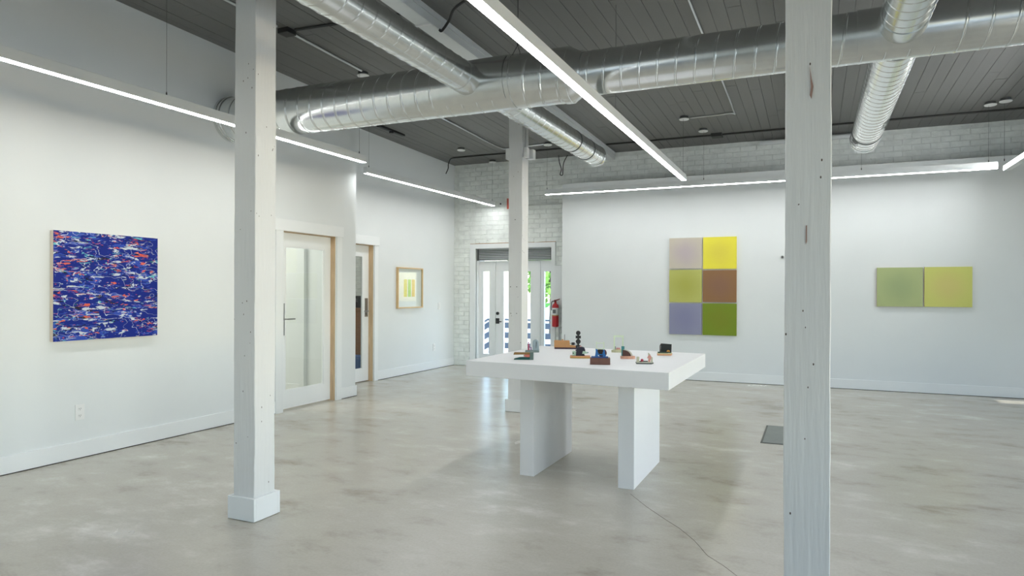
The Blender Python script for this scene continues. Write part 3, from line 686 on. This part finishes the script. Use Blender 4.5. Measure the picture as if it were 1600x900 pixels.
branch('galvanised branch duct beyond the wide duct, ending above the far column', -2.34, 2.84, .116, YD+RB*.9, 7.66, hand=1, cap=(6.78, 7.25), grilles=((6.86, PI*1.18, .26, .12),))
branch('galvanised branch duct at upper right, coming from the camera side into the narrow duct', .474, 2.84, .1275, -2.5, YD-RS*.9, hand=-1, collar=(4.40, YD-RS*.86), pitch=.115)
branch('galvanised branch duct hanging beyond the narrow duct, right of the right column', .474, 2.83, .1345, YD+RS*.9, 7.86, hand=-1, cap=(7.45,), grilles=((6.7, PI*1.85, .3, .12), (7.5, PI*1.2, .18, .08)), pitch=.115)

# ---------------------------------------------------------------- linear pendant lights
HOUS = mat('white light housing', (224, 228, 228), .5)
m = bpy.data.materials.new('led diffuser'); m.use_nodes = True; p = m.node_tree.nodes['Principled BSDF']; p.inputs['Base Color'].default_value = (.9, .9, .9, 1)
p.inputs['Emission Color'].default_value = (.97, .99, 1, 1); p.inputs['Emission Strength'].default_value = LED_STRENGTH; LED = m
CANW = mat('canopy white', (236, 237, 236), .4); CAND = mat('canopy grey rim', (80, 82, 82), .5)
def pendant(label, p0, p1, cables, canopies=(), w_=.05, hgt=.075):
    """p0, p1: ends of the lower face centre line; cables: fractions along; canopies: (x, y)"""
    p0, p1 = Vector(p0), Vector(p1); mid = (p0+p1)/2; d = p1-p0; Ln = d.length
    t = thing('linear_pendant_light', label, 'pendant light', mid, 0, group='linear pendant lights')
    q = Vector((0, 1, 0)).rotation_difference(d.normalized()) if abs(d.x) < abs(d.y) else Vector((1, 0, 0)).rotation_difference(d.normalized())
    alongx = abs(d.x) > abs(d.y)
    def mk(a, b, c0, c1, z0, z1, bev=0):
        bm = BM()
        if alongx: box(bm, a, b, c0, c1, z0, z1, bev)
        else: box(bm, c0, c1, a, b, z0, z1, bev)
        bmesh.ops.rotate(bm, verts=bm.verts[:], matrix=q.to_matrix()); return bm
    obj('housing', mk(-Ln/2, Ln/2, -w_/2, w_/2, .004, hgt, .0015), HOUS, t)
    obj('diffuser', mk(-Ln/2+.003, Ln/2-.003, -w_/2+.002, w_/2-.002, 0, .004), LED, t)
    obj('end_cap', mk(Ln/2, Ln/2+.004, -w_/2, w_/2, 0, hgt), HOUS, t); obj('end_cap', mk(-Ln/2-.004, -Ln/2, -w_/2, w_/2, 0, hgt), HOUS, t)
    for f in cables:
        c = p0+d*f; bm = BM(); tube(bm, [(c.x-mid.x, c.y-mid.y, c.z-mid.z+hgt), (c.x-mid.x, c.y-mid.y, zc(c.y)-mid.z-.001)], .0012, 5)
        lathe(bm, [(.005, 0), (.005, .02), (.002, .03)], (c.x-mid.x, c.y-mid.y, c.z-mid.z+hgt), 8)
        obj('cable', bm, mat('hanging cable', (70, 72, 72), .5), t)
    for (x_, y_) in canopies:
        zc_ = zc(y_)-mid.z
        bm = BM(); lathe(bm, [(.05, 0), (.05, -.03)], (x_-mid.x, y_-mid.y, zc_), 24); obj('canopy_rim', bm, CAND, t, True)
        bm = BM(); lathe(bm, [(.06, 0), (.062, -.006), (.056, -.013)], (x_-mid.x, y_-mid.y, zc_-.03), 28); obj('canopy', bm, CANW, t, True)
    return t
pendant('linear pendant light nearest the camera along the left wall, above the blue painting', (-4.19, .4, 2.543), (-4.17, 5.66, 2.545), (.2, .565, .985), ((-4.175, 5.645),))
pendant('linear pendant light along the recessed left wall, above the small framed print', (-4.83, 6.58, 2.632), (-4.76, 9.93, 2.632), (.02, .985), ((-4.83, 8.95), (-4.765, 9.90)))
pendant('long linear pendant light down the middle of the room over the table', (-1.335, 1.0, 2.497), (-1.465, 8.48, 2.62), (.1, .55, .99), ((-1.462, 8.45), ), w_=.056, hgt=.072)
pendant('linear pendant light parallel to the partition above the coloured panels', (-3.53, 9.1, 2.637), (1.865, 9.1, 2.637), (.004, .41, .75, .985), ((-3.5, 9.1), (-1.33, 9.12), (1.80, 9.1)))
pendant('linear pendant light at the right edge running from the partition corner towards the camera', (1.92, 9.1, 2.637), (1.92, 5.2, 2.637), (.012, .96), ((1.92, 9.0),), hgt=.072)

# ---------------------------------------------------------------- conduits and cables on the ceiling
def conduit(name, label, paths, m_, r=.011, boxes=(), cat='conduit'):
    t = thing(name, label, cat, paths[0][0])
    o0 = Vector(paths[0][0])
    for pth in paths:
        bm = BM(); tube(bm, [Vector(q_)-o0 for q_ in pth], r, 8); obj('pipe', bm, m_, t, True)
    for b_ in boxes:
        x_, y_, z_, s_ = b_; bm = BM(); box(bm, x_-s_-o0.x, x_+s_-o0.x, y_-s_-o0.y, y_+s_-o0.y, z_-.045-o0.z, z_-o0.z, bev=.004); obj('junction_box', bm, m_, t)
    return t
def cp(x_, y_, d=.0135): return (x_, y_, zc(y_)-d)
conduit('electrical_conduit', 'bright metal conduit on the ceiling behind the top of the left column', [[cp(-4.14, 1.5), cp(-4.14, 4.40)], [cp(-4.125, 4.60), cp(-4.14, 5.57)]], CONDUIT)
conduit('electrical_conduit', 'dark conduit with a box joining the bright conduit at the upper left', [[cp(-4.05, 4.52), cp(-2.93, 4.60)]], DARKMETAL, boxes=((-4.13, 4.51, zc(4.5), .055),))
conduit('electrical_conduit', 'bright metal conduit running to the top of the far column', [spline([cp(-4.25, 5.9), cp(-4.25, 7.5), cp(-4.26, 9.0), cp(-4.12, 9.18), cp(-3.57, 9.11)], 4)], CONDUIT)
conduit('electrical_conduit', 'bright metal conduit bending to a light canopy in front of the partition', [spline([cp(-.87, 3.2), cp(-.87, 5.5), cp(-.87, 8.25), cp(-.93, 8.46), cp(-1.40, 8.5)], 5)], CONDUIT, r=.009)
conduit('electrical_conduit', 'long dark conduit along the ceiling edge of the brick wall', [[cp(-5.25, 9.47), cp(-2.93, 9.47)], [cp(-2.74, 9.47), cp(-.12, 9.47)], [cp(.07, 9.47), cp(4.2, 9.47)]], DARKMETAL, r=.012, boxes=((-1.2, 9.47, zc(9.47), .07),))
pg = thing('cable_pigtail', 'loose black cable end hanging from the ceiling near the left corner', 'cable', cp(-5.25, 9.47))
bm = BM(); tube(bm, spline([(0, 0, 0), (-.05, -.01, -.02), (-.075, -.03, -.10), (-.08, -.03, -.17), (-.12, -.03, -.25)], 6), .008, 8); obj('cable', bm, BLACK, pg, True)
lw = thing('cable_loop', 'black looped cable tied under the ceiling between far column and partition', 'cable', (-3.58, 9.95, zc(9.95)))
bm = BM(); tube(bm, spline([(-.07, 0, 0), (-.05, 0, -.12), (-.02, 0, -.22), (-.04, 0, -.30), (0, 0, -.31), (.005, 0, -.24), (.02, 0, -.12), (.08, 0, -.01)], 6), .007, 8); obj('cable', bm, BLACK, lw, True)
fx = thing('flexible_cable', 'black flexible cable curving from the beam to a ceiling box at the top', 'cable', (-2.77, 4.9, zc(4.9)-.1))
bm = BM(); tube(bm, spline([(.0, -.15, -.015), (.02, -.14, -.025), (.12, -.2, .02), (.22, -.3, .055), (.40, -.40, .07)], 6), .011, 8); obj('cable', bm, BLACK, fx, True)
bm = BM(); box(bm, .38, .50, -.47, -.35, .045, .11, bev=.004); obj('junction_box', bm, mat('box grey', (96, 90, 84), .6), fx)
cc = thing('cable_clip', 'white metal clip under the left ceiling beam', 'clip', (-2.84, 4.62, zc(4.62)-.116))
obj('strap', B(-.075, .075, -.008, .008, -.012, 0), WHITEPL, cc)
br = thing('ceiling_bracket', 'dark flat metal bracket fixed under the ceiling left of the framed print', 'bracket', cp(-5.2, 7.66, 0))
bm = BM(); box(bm, -.025, .025, -.30, .30, -.03, -.001, bev=.002); bmesh.ops.rotate(bm, verts=bm.verts[:], matrix=Matrix.Rotation(.0, 3, 'Z')); obj('bar', bm, BLACK, br)
obj('knob', lathe(BM(), [(.03, -.05), (.03, -.03)], (0, 0, 0), 12), BLACK, br)

# ---------------------------------------------------------------- things on the walls
ptg = thing('abstract_painting', 'square abstract painting with blue, white and orange streaks on the left wall', 'painting', (XL, 3.483, .877))
obj('canvas_face', B(.036, .04, -.417, .417, 0, .795), abstract_mat(), ptg)
obj('stretcher_box', B(.001, .0358, -.417, .417, 0, .795), PLYEDGE, ptg)
def outlet(label, loc, normal, duplex=True):
    t = thing('wall_outlet' if duplex else 'light_switch', label, 'outlet' if duplex else 'switch', loc, 0)
    obj('cover_plate', B(0.0005, .006, -.035, .035, -.057, .057, bev=.001), WHITEPL, t)
    if duplex:
        for dz in (-.025, .025):
            bm = BM(); prism(bm, [(.014*math.cos(a), dz+.016*math.sin(a)) for a in [2*PI*i/16 for i in range(16)]], 'X', .006, .008); s_ = obj('socket', bm, WHITEPL, t)
            bm = BM()
            for dy in (-.006, .006): box(bm, .008, .0085, dy-.0012, dy+.0012, dz-.001, dz+.007)
            box(bm, .008, .0085, -.002, .002, dz-.009, dz-.005); obj('socket_slots', bm, BLACK, s_)
    else: obj('rocker', B(.006, .010, -.012, .012, -.03, .03, bev=.001), WHITEPL, t)
outlet('white duplex outlet low on the left wall, below the blue painting', (XL, 3.282, .34), 1)
outlet('white outlet low on the recessed wall near the brick corner', (XR2, 9.41, .345), 1)
outlet('white rocker switch on the recessed wall right of the framed print', (XR2, 9.57, 1.005), 1, False)

fp = thing('framed_print', 'small framed print of yellow, green and orange stripes on the recessed wall', 'framed print', (XR2, 8.67, .99))
fr_ = .018; W2, H2 = .345, .605; dp = .038
bm = BM(); box(bm, .001, dp, -W2, -W2+fr_, 0, H2, bev=.001); box(bm, .001, dp, W2-fr_, W2, 0, H2, bev=.001); box(bm, .001, dp, -W2+fr_, W2-fr_, 0, fr_); box(bm, .001, dp, -W2+fr_, W2-fr_, H2-fr_, H2)
obj('frame', bm, MAPLE, fp)
pp = obj('paper', B(.001, .012, -W2+fr_, W2-fr_, fr_, H2-fr_), mat('white paper', (232, 233, 231), .8), fp)
for y_, c_ in ((-.115, (214, 204, 62)), (-.005, (140, 200, 72)), (.10, (218, 186, 84))):
    obj('colour_stripe', B(.012, .0128, y_-.043, y_+.043, .17, .43), mat('stripe %d' % c_[0], c_, .8, var=.1, scale=30), pp)
obj('glazing', B(.028, .031, -W2+fr_, W2-fr_, fr_, H2-fr_), GLASS, fp)

def colour_panel(label, x0, x1, z0, z1, edge, centre, side, cat='painting', group=None, off=(0, 0)):
    t = thing('colour_panel', label, cat, ((x0+x1)/2, YP, (z0+z1)/2), group=group)
    hx, hz = (x1-x0)/2, (z1-z0)/2
    obj('panel_back', B(-hx, hx, -.026, -.001, -hz, hz), mat('panel edge %d' % side[0], side, .6), t)
    obj('painted_face', B(-hx, hx, -.030, -.0262, -hz, hz), tint_mat('paint '+label[:14], edge, centre, -.03, off[1], .34, cx=off[0]), t)
G6 = 'six square colour panels on the partition'
colour_panel('pale mauve-beige square panel, top left of the six', -1.887, -1.433, 1.579, 2.013, (196, 188, 172), (184, 172, 174), (205, 196, 185), group=G6)
colour_panel('bright yellow square panel, top right of the six', -1.417, -.970, 1.571, 2.014, (232, 222, 66), (222, 208, 72), (225, 205, 120), group=G6)
colour_panel('olive green square panel, middle left of the six', -1.886, -1.433, 1.103, 1.561, (182, 185, 100), (168, 169, 76), (190, 170, 120), group=G6)
colour_panel('brown square panel, middle right of the six', -1.419, -.970, 1.107, 1.552, (142, 104, 66), (136, 100, 76), (180, 140, 100), group=G6)
colour_panel('grey-violet square panel, bottom left of the six', -1.884, -1.433, .648, 1.085, (140, 142, 168), (130, 131, 162), (190, 180, 170), group=G6)
colour_panel('grass green square panel, bottom right of the six', -1.420, -.968, .646, 1.089, (116, 138, 24), (120, 133, 26), (150, 140, 60), group=G6)
G2 = 'pair of green panels on the partition'
colour_panel('sage green square panel, left of the pair at the right', .733, 1.236, 1.074, 1.565, (172, 184, 130), (158, 172, 124), (176, 130, 100), group=G2)
colour_panel('yellow-green square panel with a warm middle, right of the pair', 1.254, 1.753, 1.076, 1.568, (204, 206, 114), (208, 198, 120), (190, 130, 90), group=G2)
ws = thing('wall_sensor', 'tiny grey knob on the partition just left of the right column', 'sensor', (-.385, YP, 1.72))
obj('sensor_body', lathe(BM(), [(.018, -.03), (.022, -.02), (.022, -.001)], (0, 0, 0), 16, 'Y'), mat('sensor grey', (150, 152, 152), .5), ws, True)
obj('sensor_lens', lathe(BM(), [(.008, -.034), (.008, -.0305)], (0, 0, 0), 12, 'Y'), BLACK, ws, True)

# fire extinguisher
fe = thing('fire_extinguisher', 'red fire extinguisher hanging beside the glazed entrance', 'fire extinguisher', (-3.70, 9.975, .69))
RED = mat('extinguisher red', (176, 30, 38), .35)
bm = BM(); lathe(bm, [(.03, 0), (.05, .008), (.053, .02), (.053, .32), (.045, .35), (.02, .37), (.016, .39)], (0, 0, 0), 28); obj('cylinder', bm, RED, fe, True)
bm = BM(); lathe(bm, [(.0538, .19), (.0538, .30)], (0, 0, 0), 28); obj('label_band', bm, mat('extinguisher label', (214, 216, 214), .5), fe, True)
bm = BM(); box(bm, -.022, .028, -.0575, -.0535, .215, .275); obj('label_print', bm, mat('label print', (96, 98, 100), .5), fe)
bm = BM(); lathe(bm, [(.0545, .175), (.0545, .188)], (0, 0, 0), 28); obj('strap', bm, mat('strap tan', (176, 150, 96), .6), fe, True)
bm = BM(); lathe(bm, [(.016, .385), (.018, .40), (.014, .42)], (0, 0, 0), 14); prism(bm, [(-.02, .41), (.03, .415), (.075, .435), (.07, .445), (.02, .43), (-.02, .425)], 'Y', -.01, .01)
obj('valve_handle', bm, mat('handle dark red', (110, 28, 30), .4), fe, True)
bm = BM(); tube(bm, spline([(-.015, 0, .405), (-.05, -.01, .40), (-.062, -.01, .36), (-.06, -.01, .26)], 6), .007, 8); obj('hose', bm, BLACK, fe, True)
obj('wall_bracket', B(-.02, .02, .0535, .07, .1, .34), STEEL, fe)
wc = thing('electrical_conduit', 'thin grey conduit on the wall below the fire extinguisher', 'conduit', (-3.66, YB-.01, .35))
obj('pipe', B(-.006, .006, -.03, -.016, -.34, .34), mat('grey pipe', (160, 164, 164), .5, .3), wc)
ex = thing('exit_sign', 'red exit sign edge peeping out left of the far column top', 'exit sign', (-4.535, YB-.03, 2.66))
obj('sign_box', B(-.02, .28, -.05, .0, -.09, .1, bev=.004), WHITEPL, ex); 
obj('sign_face', B(-.012, .272, -.054, -.0505, -.08, .09), mat('exit red', (206, 92, 74), .5), ex)
el = thing('emergency_lamp', 'small white round lamp head on the brick wall left of the far column', 'wall lamp', (-4.66, YB-.02, 2.67))
obj('lamp_head', lathe(BM(), [(.015, -.05), (.03, -.06), (.035, -.03), (.02, -.001)], (0, 0, 0), 16, 'Y'), WHITEPL, el, True)
obj('lamp_lens', lathe(BM(), [(.012, -.066), (.012, -.0605)], (0, 0, 0), 12, 'Y'), BLACK, el, True)

# ---------------------------------------------------------------- table
TZ, TB = .79, .69
tb = thing('display_table', 'white block table with two slab legs in the middle of the room', 'table', (-1.42, 4.58, 0))
def Lt(bm): bmesh.ops.translate(bm, verts=bm.verts[:], vec=(1.42, -4.58, 0)); return bm
obj('tabletop', Lt(prism(BM(), [(-2.096, 3.962), (-.748, 3.868), (-.736, 5.195), (-2.102, 5.315)], 'Z', TB, TZ, bev=.0015)), TABLEM, tb)
obj('slab_leg', Lt(box(BM(), -1.822, -1.720, 4.232, 5.017, 0, TB, bev=.001)), TABLEM, tb)
obj('slab_leg', Lt(box(BM(), -1.134, -1.031, 4.213, 4.986, 0, TB, bev=.001)), TABLEM, tb)

# ---------------------------------------------------------------- small sculptures on the table
def C(n, rgb, rough=.6, var=.06):
    g_ = sum(rgb)/3; rgb = tuple((g_+(v-g_)*.85)*.93 for v in rgb)
    return mat('sculpture '+n, rgb, rough, var=var, scale=30)
GS = 'small painted wood sculptures on the table'
def sculpt(name, label, x_, y_, rz=.3): return thing(name, label, 'sculpture', (x_, y_, TZ), rz, group=GS)
# 1 open jaw of planks
s = sculpt('plank_sculpture', 'low jaw-like sculpture of teal and ochre planks, front left on the table', -1.79, 4.2, .36)
obj('lower_plank', prism(BM(), [(-.058, .001), (.048, .001), (.048, .016), (-.02, .014), (-.058, .005)], 'Y', -.03, .03), C('teal', (20, 92, 84)), s)
obj('upper_plank', prism(BM(), [(-.062, .034), (.048, .036), (.048, .047), (-.058, .047)], 'Y', -.028, .024, .001), C('ochre', (150, 108, 44)), s)
obj('coral_wedge', prism(BM(), [(.005, .026), (.03, .018), (.048, .02), (.048, .035), (.018, .035)], 'Y', -.028, .012), C('coral', (226, 116, 100)), s)
obj('end_block', B(.048, .072, -.03, .03, 0, .05, bev=.001), C('grey green', (92, 116, 110)), s)
# 2 grey arch with beads
s = sculpt('arch_sculpture', 'pale grey arch with pink beads at the left of the table, behind the plank jaw', -1.94, 4.74, .36)
GA = C('blue grey', (152, 170, 178))
obj('base', prism(BM(), [(-.055, -.03), (.05, -.03), (.05, .03), (-.055, .03)], 'Z', 0, .014, .001), C('slate', (122, 138, 136)), s)
ar = [(-.003, .014), (.008, .014), (.012, .06), (.02, .078), (.028, .06), (.03, .014), (.044, .014)] 
obj('arch', prism(BM(), [(0, .014), (.0, .075)]+[(.023+.023*math.cos(a), .075+.02*math.sin(a)) for a in (PI*.85, PI*.65, PI*.5, PI*.35, PI*.15)]+[(.046, .075), (.048, .03), (.052, .014)], 'Y', -.018, .018, .001), GA, s)
obj('arch_slot', prism(BM(), [(.026, .03), (.028, .03), (.032, .07), (.030, .085), (.026, .08)], 'Y', -.0195, -.0178), C('slot', (70, 84, 92)), s)
bm = BM()
for i, r_ in enumerate((.008, .007, .0075, .006, .0055)): sphere(bm, (-.03, -.01, .022+i*.0125), r_)
obj('bead_stack', bm, C('pink', (196, 70, 104)), s, True)
bm = BM(); sphere(bm, (-.01, -.012, .022), .007); sphere(bm, (-.012, -.012, .034), .007); obj('bead_pair', bm, C('lilac', (172, 140, 186)), s, True)
# 3 stepped ramp
s = sculpt('ramp_sculpture', 'orange wood stepped ramp on a dark purple base, at the back left of the table', -1.81, 5.13, .3)
obj('base', prism(BM(), [(-.092, -.03), (.088, -.03), (.096, .03), (-.092, .03)], 'Z', 0, .012), C('purple', (62, 34, 58)), s)
obj('wood_body', prism(BM(), [(-.094, .012), (.086, .012), (.092, .024), (.03, .03), (.026, .066), (-.094, .068)], 'Y', -.028, .028, .001), C('orange wood', (212, 150, 88)), s)
bm = BM(); tube(bm, [(-.012, 0, .066), (-.012, 0, .115)], .0022, 6); obj('nail', bm, DARKMETAL, s)
obj('stub', B(-.034, -.022, -.006, .006, .067, .076), C('orange wood', (212, 150, 88)), s)
bm = BM(); tube(bm, [(.03, -.005, .045), (.10, -.005, .036)], .0018, 6); obj('wire', bm, DARKMETAL, s)
obj('black_bead', lathe(BM(), [(.010, -.013), (.011, 0), (.010, .013)], (.056, -.005, .042), 14, 'X'), BLACK, s, True)
# 4 black totem
s = sculpt('totem_sculpture', 'tall black totem of discs and crosses, the tallest piece on the table', -1.665, 5.0, .38)
bm = BM(); T0, T1 = -.006, .006
prism(bm, circ(0, .138, .0175, 24), 'Y', T0, T1); prism(bm, circ(0, .072, .019, 24), 'Y', T0, T1)
box(bm, -.02, .02, T0, T1, .096, .117); box(bm, -.019, .019, T0, T1, .022, .044)
box(bm, -.007, .007, T0-.0005, T1+.0005, .0, .130)
obj('totem_body', bm, BLACK, s); obj('foot', B(-.02, .02, -.018, .018, 0, .008, bev=.001), BLACK, s)
# 5 navy bundle on orange board
s = sculpt('bundle_sculpture', 'navy block bundle with mint ends on an orange board, left of the brown block piece', -1.475, 4.47, .30)
obj('board', B(-.068, .07, -.035, .035, 0, .016, bev=.0015), C('salmon board', (222, 152, 100)), s)
obj('board_edge', B(-.066, .068, -.036, -.0352, .001, .007), C('ochre edge', (200, 160, 60)), s)
NV = C('navy', (30, 28, 52))
obj('navy_block', prism(BM(), [(-.028, .016), (.034, .016), (.026, .028), (.036, .05), (.03, .072), (.012, .078), (-.022, .076), (-.027, .04)], 'Y', -.02, .02, .002), NV, s)
obj('mint_block', B(-.052, -.028, -.018, .014, .017, .046, bev=.002), C('mint', (178, 212, 186)), s)
obj('black_dot', lathe(BM(), [(.0045, -.0205), (.0045, -.018)], (-.046, 0, .034), 12, 'Y'), BLACK, s)
obj('mint_fin', prism(BM(), [(.015, .030), (.02, .05), (.036, .048), (.052, .04), (.05, .034)], 'Y', -.026, -.012), C('mint', (178, 212, 186)), s)
obj('blue_fin', prism(BM(), [(.03, .03), (.058, .036), (.056, .042), (.034, .04)], 'Y', -.010, .0), C('steel blue', (60, 104, 138)), s)
bm = BM(); sphere(bm, (.004, -.005, .079), .007); obj('pink_knob', bm, C('rose', (222, 150, 150)), s, True)
# 6 brown block with blue chair form
s = sculpt('block_sculpture', 'brown wood block carrying a blue frame and a pale green ladder, nearest the camera', -1.23, 4.14, .30)
obj('wood_block', B(-.066, .06, -.035, .035, 0, .042, bev=.003), C('walnut', (116, 74, 60), .5, .15), s)
BL = C('blue', (30, 112, 192)); obj('blue_slab', B(-.058, .048, -.028, .028, .042, .049, bev=.001), C('deep blue', (34, 78, 150)), s)
bm = BM()
prism(bm, [(-.036, .049), (-.014, .049), (-.018, .06), (-.013, .07), (-.02, .08), (-.018, .094), (-.032, .1), (-.03, .08)], 'Y', -.02, -.008, .001)
prism(bm, [(.03, .049), (.012, .049), (.016, .06), (.011, .072), (.018, .082), (.014, .094), (.022, .094), (.028, .08), (.026, .068), (.034, .058)], 'Y', -.02, -.008, .001)
box(bm, -.016, .014, -.018, -.010, .058, .065); obj('blue_frame', bm, BL, s)
obj('brown_disc', prism(BM(), circ(-.002, .076, .022, 24), 'Y', -.002, .006), C('dark brown', (66, 48, 34)), s)
obj('red_disc', prism(BM(), circ(.012, .07, .027, 24), 'Y', .008, .014), C('oxide', (110, 56, 48)), s)
bm = BM()
for xx in (-.026, .020): box(bm, xx-.003, xx+.003, -.017, -.011, .09, .144)
for zz in (.098, .134): box(bm, -.023, .017, -.0165, -.0115, zz-.003, zz+.003)
obj('green_ladder', bm, C('pale green', (226, 240, 212)), s)
# 7 tall green arch
s = sculpt('gate_sculpture', 'tall thin pale green gate on a cream base, behind the quarter-round piece', -1.355, 5.02, .38)
obj('base', prism(BM(), [(-.052, -.02), (-.02, -.035), (.03, -.03), (.045, 0), (.035, .03), (-.03, .03)], 'Z', 0, .018, .001), C('cream', (206, 202, 160)), s)
bm = BM()
for xx in (-.028, .036): box(bm, xx-.005, xx+.005, -.004, .004, .018, .115)
box(bm, -.034, .042, -.005, .005, .115, .127); obj('gate_frame', bm, C('lime', (214, 232, 196)), s)
obj('pink_block', B(-.012, .016, -.012, .008, .018, .034, bev=.002), C('rose', (222, 150, 150)), s)
obj('dark_peg', B(-.022, -.018, -.01, -.006, .018, .045), BLACK, s)
obj('yellow_chip', B(-.022, .02, -.026, -.014, .018, .023), C('straw', (222, 200, 140)), s)
# 8 quarter round
s = sculpt('quarter_round_sculpture', 'brown quarter-round with a teal upright on a salmon oval base', -1.165, 4.57, .35)
obj('base', prism(BM(), [(-.05, -.02), (-.035, -.03), (.0, -.034), (.035, -.028), (.05, -.012), (.048, .015), (.02, .03), (-.03, .028), (-.05, .01)], 'Z', 0, .018, .001), C('salmon', (222, 160, 132)), s)
obj('brown_quarter', prism(BM(), [(-.037, .018)]+[(-.037+.058*math.cos(a), .018+.042*math.sin(a)) for a in [PI/2*i/10 for i in range(11)]], 'Y', -.012, .0), C('chocolate', (88, 50, 42)), s)
obj('cream_quarter', prism(BM(), [(-.03, .018)]+[(-.03+.063*math.cos(a), .018+.045*math.sin(a)) for a in [PI/2*i/10 for i in range(11)]], 'Y', .001, .009), C('cream2', (218, 214, 196)), s)
obj('teal_upright', prism(BM(), [(-.042, .018), (-.0375, .018), (-.0375, .06), (-.024, .064), (-.024, .086), (-.042, .080)], 'Y', -.018, -.0125), C('teal blue', (44, 138, 140)), s)
obj('teal_back', B(-.042, -.026, .010, .016, .018, .084), C('teal blue', (44, 138, 140)), s)
# 9 cream tray
s = sculpt('tray_sculpture', 'cream and dark tray with a red ball and pink wedge, front right on the table', -.985, 4.3, .30)
obj('tray', prism(BM(), [(-.055, -.035), (.038, -.035), (.055, .0), (.05, .04), (-.055, .04)], 'Z', 0, .007), C('dark edge', (74, 86, 82)), s)
obj('tray_top', prism(BM(), [(-.053, -.033), (.037, -.033), (.053, .0), (.048, .038), (-.053, .038)], 'Z', .007, .011), C('tray cream', (200, 202, 184)), s)
obj('left_upright', B(-.052, -.036, -.03, .0, .011, .044, bev=.001), C('bone', (210, 206, 176)), s)
bm = BM(); sphere(bm, (-.018, -.01, .022), .0095); obj('red_ball', bm, C('raspberry', (196, 62, 86)), s, True)
obj('black_crescent', prism(BM(), [(-.034, -.005), (-.01, .012), (.018, .012), (.02, .006), (-.006, .004), (-.026, -.01)], 'Z', .011, .017), BLACK, s)
obj('pink_wedge', prism(BM(), [(.014, .034), (.024, .036), (.022, .011), (.034, .011), (.042, .044), (.034, .056), (.022, .05)], 'Y', .0, .008), C('pink2', (230, 156, 140)), s)
obj('bone_fin', prism(BM(), [(.022, .011), (.036, .011), (.036, .058), (.022, .07)], 'Y', .009, .015), C('bone', (210, 206, 176)), s)
obj('back_upright', B(.042, .050, .01, .034, .011, .04), C('bone', (210, 206, 176)), s)
# 10 dark box
s = sculpt('screen_sculpture', 'black upright screen with orange half disc on peach plinth, right of the table', -.985, 4.93, .32)
obj('plinth', prism(BM(), [(-.055, -.035), (.042, -.035), (.058, .03), (-.05, .035)], 'Z', 0, .014, .001), C('peach', (230, 168, 120)), s)
obj('plinth_top', prism(BM(), [(-.053, -.033), (.041, -.033), (.056, .028), (-.048, .033)], 'Z', .014, .018), C('pale lime', (206, 214, 160)), s)
obj('green_step', B(-.05, .02, -.028, -.004, .018, .026), C('bottle green', (38, 62, 50)), s)
obj('black_screen', prism(BM(), [(-.028, .018), (.048, .018), (.05, .080), (-.026, .085)], 'Y', .0, .008), C('screen black', (26, 32, 30)), s)
bm = BM(); tube(bm, [(-.034, -.015, .026), (-.034, -.015, .07), (-.028, -.013, .08), (-.018, -.006, .083)], .0035, 8); obj('leaning_stick', bm, C('black red', (52, 24, 28)), s, True)
obj('half_disc', prism(BM(), circ(.026, .026, .012, 12, 0, PI), 'Y', -.006, -.001), C('orange', (232, 160, 60)), s)
